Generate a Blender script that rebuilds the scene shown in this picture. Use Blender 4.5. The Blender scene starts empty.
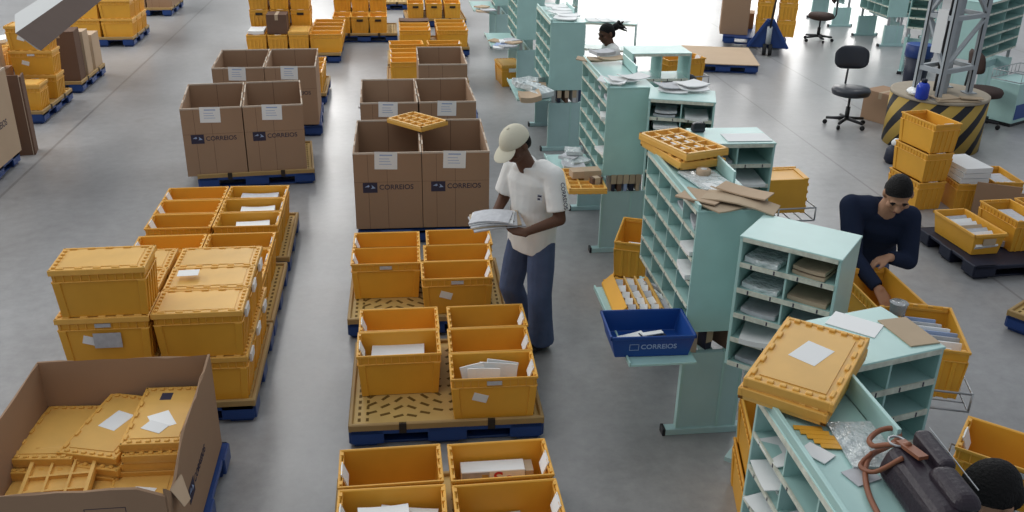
import bpy, bmesh, math, random
from mathutils import Vector, Matrix, Euler
random.seed(7)
C = bpy.context.scene.collection
PI = math.pi
V = Vector

# ------------------------------------------------------------------ materials
def mat(name, col, rough=.6, spec=.4, metal=0., var=0., noise=0., nscale=6., bump=0., bscale=40., dirt=None, trans=0., emit=0.):
    m = bpy.data.materials.new(name); m.use_nodes = True
    nt = m.node_tree; b = nt.nodes['Principled BSDF']
    b.inputs['Base Color'].default_value = (*col, 1); b.inputs['Roughness'].default_value = rough
    b.inputs['Specular IOR Level'].default_value = spec; b.inputs['Metallic'].default_value = metal
    if trans: b.inputs['Transmission Weight'].default_value = trans
    src = None
    def N(t): return nt.nodes.new(t)
    if noise or var:
        hsv = N('ShaderNodeHueSaturation'); hsv.inputs['Color'].default_value = (*col, 1)
        add = N('ShaderNodeMath'); add.operation = 'ADD'; add.inputs[0].default_value = 1 - (var + noise) / 2; add.inputs[1].default_value = 0
        if var:
            oi = N('ShaderNodeObjectInfo'); mu = N('ShaderNodeMath'); mu.operation = 'MULTIPLY'; mu.inputs[1].default_value = var
            nt.links.new(oi.outputs['Random'], mu.inputs[0]); nt.links.new(mu.outputs[0], add.inputs[1])
        last = add
        if noise:
            tc = N('ShaderNodeTexCoord'); nz = N('ShaderNodeTexNoise'); nz.inputs['Scale'].default_value = nscale; nz.inputs['Detail'].default_value = 5
            nt.links.new(tc.outputs['Object'], nz.inputs['Vector'])
            mu2 = N('ShaderNodeMath'); mu2.operation = 'MULTIPLY_ADD'; mu2.inputs[1].default_value = noise
            nt.links.new(nz.outputs['Fac'], mu2.inputs[0]); nt.links.new(add.outputs[0], mu2.inputs[2]); last = mu2
        nt.links.new(last.outputs[0], hsv.inputs['Value'])
        nt.links.new(hsv.outputs['Color'], b.inputs['Base Color'])
    if bump:
        tc = N('ShaderNodeTexCoord'); nz = N('ShaderNodeTexNoise'); nz.inputs['Scale'].default_value = bscale; nz.inputs['Detail'].default_value = 4
        nt.links.new(tc.outputs['Object'], nz.inputs['Vector'])
        bp = N('ShaderNodeBump'); bp.inputs['Strength'].default_value = bump; bp.inputs['Distance'].default_value = .02
        nt.links.new(nz.outputs['Fac'], bp.inputs['Height']); nt.links.new(bp.outputs[0], b.inputs['Normal'])
    return m

M = {}
M['yel'] = mat('yellow_plastic', (.74, .37, .038), .45, .4, var=.22, noise=.25, nscale=5)
M['yelrim'] = mat('yellow_plastic_rim', (.74, .385, .060), .45, .4, var=.14, noise=.3, nscale=14)
M['lid'] = mat('yellow_lid_plastic', (.72, .42, .105), .42, .4, var=.16, noise=.3, nscale=7)
M['lidedge'] = mat('yellow_lid_edge', (.73, .40, .08), .45, .4, var=.12, noise=.2, nscale=20)
M['dark'] = mat('painted_hole_shade', (.03, .022, .015), .8)  # near-black standing in for the shade inside holes that are not cut
M['card'] = mat('brown_cardboard', (.34, .22, .14), .85, .15, var=.12, noise=.16, nscale=3)
M['cardpale'] = mat('pale_cardboard', (.50, .375, .26), .85, .15, var=.1, noise=.16, nscale=3)
M['carddark'] = mat('dark_cardboard', (.14, .085, .06), .85, .15, var=.1, noise=.2, nscale=4)
M['cardedge'] = mat('cardboard_cut_edge', (.55, .46, .37), .9, .1, noise=.3, nscale=30)
M['ink'] = mat('dark_print_ink', (.05, .045, .07), .8, .1)
M['inkred'] = mat('red_print_ink', (.55, .06, .05), .8, .1)
M['inkpale'] = mat('pale_print_ink', (.33, .42, .62), .7, .1)
M['paper'] = mat('white_paper', (.80, .81, .80), .7, .2, var=.16)
M['papergrey'] = mat('grey_newsprint', (.50, .51, .53), .75, .2, var=.25, noise=.5, nscale=25)
M['kraft'] = mat('kraft_paper', (.46, .36, .25), .8, .15, var=.2, noise=.15, nscale=8)
M['blue'] = mat('blue_plastic', (.013, .048, .19), .42, .4, var=.15, noise=.25, nscale=6)
M['bluebin'] = mat('bright_blue_plastic', (.008, .055, .25), .4, .45, noise=.15, nscale=5)
M['deck'] = mat('tan_deck_plastic', (.50, .335, .11), .55, .35, noise=.3, nscale=9)
M['deckslot_shade'] = mat('deck_slot_shade', (.13, .075, .015), .7, .2)  # brown painted for the dark seen through deck slots, no openings cut
M['deckrim'] = mat('tan_deck_rim', (.36, .235, .09), .55, .35, noise=.3, nscale=9)
M['navy'] = mat('dark_navy_plastic', (.012, .016, .035), .5, .4, noise=.2)
M['teal'] = mat('teal_painted_steel', (.39, .60, .565), .32, .45, noise=.20, nscale=6)
M['tealpanel'] = mat('teal_panel_worn', (.40, .58, .575), .4, .4, noise=.22, nscale=5)
M['strip'] = mat('shelf_label_strip', (.60, .62, .52), .6, .3, noise=.9, nscale=26)
M['metal'] = mat('galvanised_steel', (.42, .43, .44), .4, .5, metal=.7)
M['greysteel'] = mat('grey_painted_steel', (.35, .38, .40), .45, .4, noise=.15)
M['black'] = mat('black_plastic', (.012, .012, .015), .42, .4)
M['vinyl'] = mat('dark_vinyl_upholstery', (.022, .026, .036), .36, .5)
M['brownfab'] = mat('brown_fabric', (.06, .04, .035), .8, .2)
M['rubber'] = mat('black_rubber', (.015, .015, .016), .7, .3)
M['jeans'] = mat('blue_denim', (.080, .108, .19), .85, .15, noise=.6, nscale=7, bump=.35, bscale=22)
M['tshirt'] = mat('white_cotton', (.76, .76, .73), .85, .15, noise=.08, bump=.35, bscale=12)
M['sweater'] = mat('navy_wool', (.016, .023, .048), .9, .1, noise=.3, bump=.35, bscale=14)
M['capm'] = mat('cream_cap_cotton', (.60, .57, .45), .85, .15, bump=.1, bscale=60)
M['skindark'] = mat('dark_skin', (.115, .058, .037), .6, .2, noise=.15)
M['skin'] = mat('brown_skin', (.42, .235, .15), .65, .15, noise=.12)
M['hair'] = mat('black_hair', (.006, .005, .005), .65, .2, bump=.6, bscale=90)
M['lips'] = mat('lip_skin', (.20, .075, .06), .5, .3)
M['eyew'] = mat('eye_white', (.05, .035, .03), .9, .05)
M['shoe'] = mat('dark_leather_shoe', (.02, .015, .013), .4, .4)
M['leather'] = mat('dark_purple_leather', (.022, .014, .022), .42, .4, noise=.5, nscale=12, bump=.15, bscale=60)
M['strap'] = mat('brown_leather_strap', (.24, .085, .04), .45, .4, noise=.25, nscale=15)
M['bluerim'] = mat('deep_blue_rim', (.012, .035, .15), .45, .35)
M['clear'] = mat('crumpled_clear_plastic', (.62, .68, .68), .10, 1., noise=.35, nscale=14, bump=1.6, bscale=22)
M['concrete'] = mat('pillar_concrete', (.36, .31, .24), .8, .2, noise=.3, nscale=6)
M['bluewater'] = mat('blue_bottle_plastic', (.012, .045, .42), .25, .5)
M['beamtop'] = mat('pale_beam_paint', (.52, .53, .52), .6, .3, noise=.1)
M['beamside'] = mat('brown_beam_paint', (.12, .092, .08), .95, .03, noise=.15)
M['glasspl'] = mat('clear_cup_plastic', (.8, .82, .82), .15, .5, trans=.75)

def hazard():
    m = mat('hazard_stripes', (.5, .34, .05), .6, .3)
    nt = m.node_tree; b = nt.nodes['Principled BSDF']
    tc = nt.nodes.new('ShaderNodeTexCoord'); sx = nt.nodes.new('ShaderNodeSeparateXYZ'); nt.links.new(tc.outputs['Object'], sx.inputs[0])
    at = nt.nodes.new('ShaderNodeMath'); at.operation = 'ARCTAN2'
    nt.links.new(sx.outputs['Y'], at.inputs[0]); nt.links.new(sx.outputs['X'], at.inputs[1])
    mu = nt.nodes.new('ShaderNodeMath'); mu.operation = 'MULTIPLY'; mu.inputs[1].default_value = .4863; nt.links.new(at.outputs[0], mu.inputs[0])
    mz = nt.nodes.new('ShaderNodeMath'); mz.operation = 'MULTIPLY_ADD'; mz.inputs[1].default_value = -.75
    nt.links.new(sx.outputs['Z'], mz.inputs[0]); nt.links.new(mu.outputs[0], mz.inputs[2])
    sc = nt.nodes.new('ShaderNodeMath'); sc.operation = 'MULTIPLY'; sc.inputs[1].default_value = 3.6; nt.links.new(mz.outputs[0], sc.inputs[0])
    fr = nt.nodes.new('ShaderNodeMath'); fr.operation = 'FRACT'; nt.links.new(sc.outputs[0], fr.inputs[0])
    gt = nt.nodes.new('ShaderNodeMath'); gt.operation = 'GREATER_THAN'; gt.inputs[1].default_value = .56; nt.links.new(fr.outputs[0], gt.inputs[0])
    nz = nt.nodes.new('ShaderNodeTexNoise'); nz.inputs['Scale'].default_value = 7
    mx = nt.nodes.new('ShaderNodeMix'); mx.data_type = 'RGBA'
    mx.inputs[6].default_value = (.42, .28, .06, 1); mx.inputs[7].default_value = (.018, .018, .022, 1)
    nt.links.new(gt.outputs[0], mx.inputs[0]); nt.links.new(mx.outputs[2], b.inputs['Base Color'])
    return m
M['hazard'] = hazard()

def floor_mat():
    m = bpy.data.materials.new('polished_concrete'); m.use_nodes = True; nt = m.node_tree; b = nt.nodes['Principled BSDF']
    N = nt.nodes.new; L = nt.links.new
    tc = N('ShaderNodeTexCoord')
    n1 = N('ShaderNodeTexNoise'); n1.inputs['Scale'].default_value = .55; n1.inputs['Detail'].default_value = 6; n1.inputs['Roughness'].default_value = .6
    n2 = N('ShaderNodeTexNoise'); n2.inputs['Scale'].default_value = 9; n2.inputs['Detail'].default_value = 8; n2.inputs['Roughness'].default_value = .7
    n3 = N('ShaderNodeTexNoise'); n3.inputs['Scale'].default_value = 1.1; n3.inputs['Detail'].default_value = 3
    for n in (n1, n2, n3): L(tc.outputs['Object'], n.inputs['Vector'])
    r1 = N('ShaderNodeValToRGB'); r1.color_ramp.elements[0].position = .3; r1.color_ramp.elements[1].position = .72
    r1.color_ramp.elements[0].color = (.255, .252, .25, 1); r1.color_ramp.elements[1].color = (.335, .335, .335, 1)
    L(n1.outputs['Fac'], r1.inputs[0])
    mx = N('ShaderNodeMix'); mx.data_type = 'RGBA'; mx.blend_type = 'OVERLAY'; mx.inputs[0].default_value = .35
    L(r1.outputs[0], mx.inputs[6]); L(n2.outputs['Fac'], mx.inputs[7])
    # worn dark spots
    r3 = N('ShaderNodeValToRGB'); r3.color_ramp.elements[0].position = .68; r3.color_ramp.elements[1].position = .75
    r3.color_ramp.elements[0].color = (0, 0, 0, 1); r3.color_ramp.elements[1].color = (.35, .35, .35, 1)
    L(n3.outputs['Fac'], r3.inputs[0])
    mx2 = N('ShaderNodeMix'); mx2.data_type = 'RGBA'; mx2.inputs[7].default_value = (.17, .15, .13, 1)
    L(r3.outputs[0], mx2.inputs[0]); L(mx.outputs[2], mx2.inputs[6])
    # joints between slabs
    sx = N('ShaderNodeSeparateXYZ'); L(tc.outputs['Object'], sx.inputs[0])
    tot = None
    for x0, w in ((-4.03, .016), (5.1, .012), (6.53, .016), (-.6, .0), (11.5, .015)):
        if not w: continue
        s = N('ShaderNodeMath'); s.operation = 'SUBTRACT'; s.inputs[1].default_value = x0; L(sx.outputs['X'], s.inputs[0])
        a = N('ShaderNodeMath'); a.operation = 'ABSOLUTE'; L(s.outputs[0], a.inputs[0])
        l = N('ShaderNodeMath'); l.operation = 'LESS_THAN'; l.inputs[1].default_value = w; L(a.outputs[0], l.inputs[0])
        if tot is None: tot = l
        else:
            ad = N('ShaderNodeMath'); ad.operation = 'MAXIMUM'; L(tot.outputs[0], ad.inputs[0]); L(l.outputs[0], ad.inputs[1]); tot = ad
    sc = N('ShaderNodeMath'); sc.operation = 'MULTIPLY'; sc.inputs[1].default_value = .55; L(tot.outputs[0], sc.inputs[0])
    mx3 = N('ShaderNodeMix'); mx3.data_type = 'RGBA'; mx3.inputs[7].default_value = (.13, .12, .115, 1)
    L(sc.outputs[0], mx3.inputs[0]); L(mx2.outputs[2], mx3.inputs[6]); L(mx3.outputs[2], b.inputs['Base Color'])
    rr = N('ShaderNodeMapRange'); rr.inputs['To Min'].default_value = .24; rr.inputs['To Max'].default_value = .42
    L(n2.outputs['Fac'], rr.inputs['Value']); L(rr.outputs[0], b.inputs['Roughness'])
    b.inputs['Specular IOR Level'].default_value = .5
    bp = N('ShaderNodeBump'); bp.inputs['Strength'].default_value = .08; bp.inputs['Distance'].default_value = .01
    L(n2.outputs['Fac'], bp.inputs['Height']); L(bp.outputs[0], b.inputs['Normal'])
    return m
M['floor'] = floor_mat()

# ------------------------------------------------------------------ mesh builder
class MB:
    def __init__(s): s.v = []; s.f = []; s.m = []; s.mats = []; s.cur = 0; s.smooth = []
        
    def use(s, name):
        if name not in s.mats: s.mats.append(name)
        s.cur = s.mats.index(name); return s
    def add(s, vs, fs, T=None, sm=False):
        o = len(s.v)
        for v in vs: s.v.append((T @ V(v)) if T is not None else V(v))
        for f in fs: s.f.append([i + o for i in f]); s.m.append(s.cur); s.smooth.append(sm)
        return s
    def box(s, x0, x1, y0, y1, z0, z1, T=None):
        vs = [(x, y, z) for z in (z0, z1) for y in (y0, y1) for x in (x0, x1)]
        return s.add(vs, [(0, 2, 3, 1), (4, 5, 7, 6), (0, 1, 5, 4), (2, 6, 7, 3), (0, 4, 6, 2), (1, 3, 7, 5)], T)
    def hexa(s, b, t, T=None):      # bottom 4 corners, top 4 corners, both ccw from above
        return s.add(list(b) + list(t), [(3, 2, 1, 0), (4, 5, 6, 7)] + [(i, (i + 1) % 4, 4 + (i + 1) % 4, 4 + i) for i in range(4)], T)
    def taper(s, x, y, z0, X, Y, z1, T=None):
        r = lambda a, b, z: [(-a, -b, z), (a, -b, z), (a, b, z), (-a, b, z)]
        return s.hexa(r(x, y, z0), r(X, Y, z1), T)
    def prism(s, poly, z0, z1, T=None):
        n = len(poly)
        return s.add([(x, y, z0) for x, y in poly] + [(x, y, z1) for x, y in poly],
                     [tuple(range(n - 1, -1, -1)), tuple(range(n, 2 * n))] + [(i, (i + 1) % n, n + (i + 1) % n, n + i) for i in range(n)], T)
    def lathe(s, prof, n=20, T=None, sx=1., sy=1.):
        vs = []; fs = []
        for r, z in prof:
            for k in range(n): a = 2 * PI * k / n; vs.append((r * sx * math.cos(a), r * sy * math.sin(a), z))
        for i in range(len(prof) - 1):
            for k in range(n): fs.append((i * n + k, i * n + (k + 1) % n, (i + 1) * n + (k + 1) % n, (i + 1) * n + k))
        fs.append(tuple(range(n - 1, -1, -1))); fs.append(tuple((len(prof) - 1) * n + k for k in range(n)))
        return s.add(vs, fs, T, True)
    def tube(s, pts, r, n=8, closed=False):
        pts = [V(p) for p in pts]; m = len(pts); rings = []; up = None
        rr = r if isinstance(r, (list, tuple)) else [r] * m
        for i, p in enumerate(pts):
            a = pts[i - 1] if (i > 0 or closed) else p; b = pts[(i + 1) % m] if (i < m - 1 or closed) else p
            d = (b - a).normalized()
            if up is None: up = V((0, 0, 1)) if abs(d.z) < .9 else V((1, 0, 0))
            x = d.cross(up).normalized(); up = x.cross(d).normalized()
            rings.append([p + (x * math.cos(2 * PI * k / n) + up * math.sin(2 * PI * k / n)) * rr[i] for k in range(n)])
        vs = [v for q in rings for v in q]; fs = []
        for i in range(m if closed else m - 1):
            j = (i + 1) % m
            for k in range(n): fs.append((i * n + (k + 1) % n, i * n + k, j * n + k, j * n + (k + 1) % n))
        if not closed: fs.append(tuple(range(n))); fs.append(tuple((m - 1) * n + k for k in range(n - 1, -1, -1)))
        return s.add(vs, fs, None, True)
    def bar(s, a, b, w, h):        # rectangular bar between two points
        a, b = V(a), V(b); d = b - a; L = d.length; q = d.to_track_quat('X', 'Z').to_matrix().to_4x4()
        return s.box(0, L, -w / 2, w / 2, -h / 2, h / 2, Matrix.Translation(a) @ q)
    def ell(s, c, r, R=None, n=16):
        T = Matrix.Translation(V(c)) @ (R.to_4x4() if R is not None else Matrix.Identity(4)) @ Matrix.Diagonal((*r, 1))
        prof = [(math.sin(PI * i / n), -math.cos(PI * i / n)) for i in range(n + 1)]
        prof = [(max(a, 1e-4), b) for a, b in prof]
        return s.lathe(prof, n, T)
    def limb(s, pts, rads, flat=False):
        for i in range(len(pts) - 1):
            a, b = V(pts[i]), V(pts[i + 1]); d = b - a; L = d.length
            q = d.to_track_quat('Z', 'Y').to_matrix().to_4x4()
            s.lathe([(rads[i], 0), (rads[i + 1], L)], 14, Matrix.Translation(a) @ q)
        for i in range(len(pts)):
            if flat and i in (len(pts) - 1,): continue
            s.ell(pts[i], (rads[i],) * 3, n=12)
        return s
    def loft(s, rings, n=22):      # rings: (centre, side dir, fwd dir, half width, half depth)
        vs = []; fs = []
        for c, sd, fd, a, b in rings:
            c, sd, fd = V(c), V(sd).normalized(), V(fd).normalized()
            for k in range(n):
                t = 2 * PI * k / n; ct, st = math.cos(t), math.sin(t)
                e = .8
                vs.append(c + sd * a * math.copysign(abs(ct) ** e, ct) + fd * b * math.copysign(abs(st) ** e, st))
        for i in range(len(rings) - 1):
            for k in range(n): fs.append((i * n + k, i * n + (k + 1) % n, (i + 1) * n + (k + 1) % n, (i + 1) * n + k))
        fs.append(tuple(range(n - 1, -1, -1))); fs.append(tuple((len(rings) - 1) * n + k for k in range(n)))
        return s.add(vs, fs, None, True)
    def mesh(s, name):
        me = bpy.data.meshes.new(name); me.from_pydata([tuple(v) for v in s.v], [], s.f)
        for n in s.mats: me.materials.append(M[n])
        for p, mi, sm in zip(me.polygons, s.m, s.smooth): p.material_index = mi; p.use_smooth = sm
        me.update(); return me

def ob(name, data, parent=None, T=None, bevel=0., seg=1):
    if isinstance(data, MB): data = data.mesh(name)
    o = bpy.data.objects.new(name, data); C.objects.link(o)
    if parent is not None: o.parent = parent
    if T is not None: o.matrix_local = T
    if bevel:
        md = o.modifiers.new('bevel', 'BEVEL'); md.width = bevel; md.segments = seg; md.limit_method = 'ANGLE'; md.angle_limit = .7
    return o
def tag(o, label, cat, group=None):
    o['label'] = label; o['category'] = cat
    if group: o['group'] = group
    return o
def empty(name, label, cat, loc=(0, 0, 0), rz=0., group=None, rot=None):
    o = bpy.data.objects.new(name, None); C.objects.link(o); o.empty_display_size = .1
    o.location = loc; o.rotation_euler = rot if rot else (0, 0, rz)
    return tag(o, label, cat, group)
def struct(name, mb, bevel=0.):
    o = ob(name, mb, bevel=bevel); o['kind'] = 'structure'; return o
def X(x=0, y=0, z=0, rz=0, rx=0, ry=0): return Matrix.Translation((x, y, z)) @ Euler((rx, ry, rz)).to_matrix().to_4x4()

# kits: list of (part name, mesh, index of parent part or None, local matrix, bevel, part label); placing one copies every part with obj.copy()
class Kit:
    def __init__(s, name): s.name = name; s.parts = []; s.first = None
    def part(s, name, mb, parent=None, T=None, bevel=0., label=None):
        s.parts.append((name, mb.mesh(name) if isinstance(mb, MB) else mb, parent, T, bevel, label)); return len(s.parts) - 1
    def place(s, label, cat, loc=(0, 0, 0), rz=0., group=None, rot=None, name=None, skip=()):
        r = empty(name or s.name, label, cat, loc, rz, group, rot)
        if s.name in ('mail_crate', 'lidded_crate') and rot is None:   # only the card on the outer or camera-side end is filled in
            ids = [i for i, q in enumerate(s.parts) if q[0] == 'tag_card']
            outer = ids[0] if (abs(rz) < .5 and loc[0] > (.22 if loc[0] > -.75 else -1.55)) else ids[1]
            skip = tuple(skip) + tuple('tag_card%d' % i for i in ids if i != outer)
        objs = []
        for i, (n, me, p, T, bv, lb) in enumerate(s.parts):
            if n in skip or (n + str(i)) in skip or (p is not None and objs[p] is None): objs.append(None); continue
            o = ob(n, me, r if p is None else objs[p], T, bv)
            if lb: o['label'] = lb
            objs.append(o)
        return r

def text_mesh(txt, size, name='text', extrude=.0006, mat_='ink'):
    cu = bpy.data.curves.new(name, 'FONT'); cu.body = txt; cu.size = size; cu.extrude = extrude; cu.align_x = 'LEFT'; cu.align_y = 'CENTER'; cu.offset = size * .012
    o = bpy.data.objects.new(name, cu); C.objects.link(o)
    bpy.context.view_layer.update()
    me = bpy.data.meshes.new_from_object(o.evaluated_get(bpy.context.evaluated_depsgraph_get()))
    bpy.data.objects.remove(o); bpy.data.curves.remove(cu)
    me.materials.clear(); me.materials.append(M[mat_]); return me
def logo_mesh(size, ink='ink', fg='inkpale', outline=False):
    """square emblem with two facing arrowheads, then the word, in the XY plane, reading along +X"""
    tm = text_mesh('CORREIOS', size, mat_=ink); mb = MB().use(ink)
    w = size * (1.25 if outline else 2.0); h = size * (.95 if outline else 1.5)
    if outline:
        t = size * .07
        for a in ((-w - .25 * size, -.25 * size, h / 2 - t, h / 2), (-w - .25 * size, -.25 * size, -h / 2, -h / 2 + t), (-w - .25 * size, -w - .25 * size + t, -h / 2, h / 2), (-.25 * size - t, -.25 * size, -h / 2, h / 2)):
            mb.box(a[0], a[1], a[2], a[3], 0, .0006)
    else: mb.box(-w - .25 * size, -.25 * size, -h / 2, h / 2, 0, .0006)
    mb.use(fg)
    cx = -w / 2 - .25 * size; size_ = size; size = size * (1 if outline else 1.5)
    for sgn in (-1, 1):
        poly = [(cx + sgn * size * .5, -size * .06 * sgn), (cx + sgn * size * .12, size * .28), (cx + sgn * size * .2, .02 * size), (cx + sgn * size * .05, -.1 * size * sgn)]
        if sgn > 0: poly.reverse()
        mb.prism(poly, .0006, .0011)
    size = size_; mb.use(ink); mb.add([v.co for v in tm.vertices], [tuple(p.vertices) for p in tm.polygons])
    bpy.data.meshes.remove(tm); return mb
# ------------------------------------------------------------------ kits
def pallet_kit(name, W, D, deck=True, base='blue'):
    k = Kit(name); b = MB().use(base)
    w, d = W / 2, D / 2
    b.box(-w, w, -d, d, .105, .135)
    for x in (-1, 0, 1):
        for y in (-1, 0, 1):
            X0 = x * (w - .085); Y0 = y * (d - .085)
            b.taper(.07, .07, 0, .085, .085, .106, X(X0, Y0, 0))
    for y in (-1, 0, 1): b.box(-w + .02, w - .02, y * (d - .085) - .05, y * (d - .085) + .05, 0, .018)
    for x in (-1, 1):                                   # skirt with fork openings
        b.box(x * w - .012, x * w + .012, -d, -d + .17, .03, .135); b.box(x * w - .012, x * w + .012, d - .17, d, .03, .135); b.box(x * w - .012, x * w + .012, -.085, .085, .03, .135)
    for y in (-1, 1):
        b.box(-w, -w + .2, y * d - .012, y * d + .012, .03, .135); b.box(w - .2, w, y * d - .012, y * d + .012, .03, .135); b.box(-.12, .12, y * d - .012, y * d + .012, .03, .135)
        b.box(-w, w, y * d - .012, y * d + .012, .098, .135)
    k.part('base', b, bevel=.006)
    if deck:
        e = MB().use('deck'); e.box(-w, w, -d, d, .135, .150)
        e.use('deckslot_shade')
        random.seed(3)
        for sx in (-1, 1):                               # uncut perforations: their dark painted on as dotted lines and curved dashes
            for i in range(14):
                for xo in (.05, .10): e.box(sx * (w - xo) - .009, sx * (w - xo) + .009, -d + .06 + i * .066, -d + .095 + i * .066, .149, .1508)
            for j in range(10):
                for i in range(6):
                    a = (i - 2.5) * .082; yy = -d + .09 + j * .092 + abs(i - 2.5) * .026
                    if yy < d - .06: e.box(-.032, .032, -.011, .011, .149, .1508, X(sx * .255 + a, yy, 0, rz=(.35 + .25 * (j % 3)) * (1 if i < 3 else -1)))
        k.part('deck', e)
        r = MB().use('deckrim')
        for a in ((-w - .012, w + .012, -d - .012, -d + .014), (-w - .012, w + .012, d - .014, d + .012)): r.box(*a, .120, .172)
        for a in ((-w - .012, -w + .014, -d, d), (w - .014, w + .012, -d, d)): r.box(*a, .120, .172)
        k.part('deck_rim', r, bevel=.006)
        for x in (-.27, .27): k.part('notch_shade', MB().use('dark').box(x - .022, x + .022, -d - .017, -d + .005, .105, .172))  # rim is not notched; dark blocks paint the shade of a notch
    return k

CX, CY, CH = .53, .315, .30        # crate: rim length, rim width, height
def tray_shell(b, X_, Y_, H, x, y, t=.008):
    """open-topped tapered tub with real wall thickness"""
    o = lambda a, c, z: [(-a, -c, z), (a, -c, z), (a, c, z), (-a, c, z)]
    vs = o(x, y, 0) + o(X_, Y_, H) + o(X_ - t, Y_ - t, H) + o(x - t, y - t, t)
    fs = [(3, 2, 1, 0)]
    for i in range(4):
        j = (i + 1) % 4
        fs += [(i, j, 4 + j, 4 + i), (4 + i, 4 + j, 8 + j, 8 + i), (8 + i, 8 + j, 12 + j, 12 + i)]
    fs.append((12, 13, 14, 15)); return b.add(vs, fs)
def crate_kit(name, lid=False, holes=False):
    k = Kit(name); b = MB().use('yel'); X_, Y_, x, y = CX / 2, CY / 2, CX / 2 - .028, CY / 2 - .02
    tray_shell(b, X_ - .006, Y_ - .006, CH, x, y)
    at = lambda z: (x + (X_ - .006 - x) * z / CH, y + (Y_ - .006 - y) * z / CH)
    for s in (-1, 1):                                    # recessed side panels framed by corner posts
        for sx in (-1, 1):
            a0, c0 = at(.0); a1, c1 = at(.235)
            p = [(sx * a0 * .93 - .022, s * c0 - .004 * s), (sx * a0 * .93 + .022, s * c0 - .004 * s)]
            q = [(sx * a1 * .93 - .022, s * c1), (sx * a1 * .93 + .022, s * c1)]
            f = lambda P, z, dy: [(P[0][0], P[0][1], z), (P[1][0], P[1][1], z), (P[1][0], P[1][1] + dy, z), (P[0][0], P[0][1] + dy, z)]
            if s > 0: b.hexa(f(p, 0, .010), f(q, .235, .010))
            else:
                g = lambda P, z: [(P[0][0], P[0][1] - .010, z), (P[1][0], P[1][1] - .010, z), (P[1][0], P[1][1], z), (P[0][0], P[0][1], z)]
                b.hexa(g(p, 0), g(q, .235))
        for yy in (-.09, -.03, .03, .09):                # ribs on the short ends
            a0, _ = at(0); a1, _ = at(.235)
            g = lambda a, z: [(s * a - .008, yy - .012, z), (s * a + .008, yy - .012, z), (s * a + .008, yy + .012, z), (s * a - .008, yy + .012, z)]
            b.hexa(g(a0, 0), g(a1, .235))
    k.part('shell', b, bevel=.003)
    r = MB().use('yelrim')                               # ribbed rim band
    def ring(x1, y1, t, z0, z1):
        r.box(-x1, x1, -y1, -y1 + t, z0, z1); r.box(-x1, x1, y1 - t, y1, z0, z1); r.box(-x1, -x1 + t, -y1 + t, y1 - t, z0, z1); r.box(x1 - t, x1, -y1 + t, y1 - t, z0, z1)
    ring(X_, Y_, .010, CH - .014, CH + .002); ring(X_ - .002, Y_ - .002, .007, CH - .068, CH - .060)
    for s in (-1, 1):
        for i in range(11): xx = -X_ + .025 + i * (CX - .05) / 10; r.box(xx - .003, xx + .003, s * (Y_ - .005) - .004, s * (Y_ - .005) + .004, CH - .062, CH - .012)
    k.part('rim', r, bevel=.002)
    if not lid:
        for s in (-1, 1):                                # lugs inside each end
            f = MB().use('yelrim')
            for j in range(4): f.box(s * (X_ - .022), s * (X_ - .007), -Y_ + .024 + j * .080, -Y_ + .050 + j * .080, CH - .030, CH + .003)
            f.box(s * (X_ - .024), s * (X_ - .018), -Y_ + .02, Y_ - .02, CH - .028, CH - .014)
            k.part('end_lugs', f)
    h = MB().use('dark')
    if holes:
        for s in (-1, 1): h.box(s * X_ - .006, s * X_ + .006, -.055, .055, CH - .085, CH - .045)  # wall is not pierced; dark box paints the shade of the hole
        k.part('hand_hole_shade', h)
    if lid:
        lb = MB().use('paper'); lb.box(X_ - .004, X_ + .012, -.062, .05, CH - .075, CH - .02); k.part('tag_card', lb, label='white card in the end tag holder'); lb = MB().use('paper'); lb.box(-X_ - .012, -X_ + .004, -.062, .05, CH - .075, CH - .02); k.part('tag_card', lb, label='white card in the end tag holder')
    lb = MB().use('paper'); lb.box(-.004, .004, -.06, .045, -.042, .042, X(X_ - .030, 0, CH - .036, ry=.34)); lid or k.part('tag_card', lb, T=Matrix.Identity(4), label='white card in the end tag holder')
    lb = MB().use('paper'); lb.box(-.004, .004, -.06, .045, -.042, .042, X(-X_ + .030, 0, CH - .036, ry=-.34)); lid or k.part('tag_card', lb, label='white card in the end tag holder')
    st = MB().use('papergrey'); st.box(-.045, .045, -Y_ - .001, -Y_ + .004, CH - .048, CH - .022); k.part('front_sticker', st)
    st = MB().use('paper'); st.box(-.02, .07, -.0012, .0012, -.025, .03)
    k.part('address_sticker', st, T=X(-.11, -(Y_ - .0105), .165, rx=.06, ry=.3))
    if lid: add_lid(k, CH - .012)
    return k
LX, LY, LT = .53, .322, .032
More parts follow.
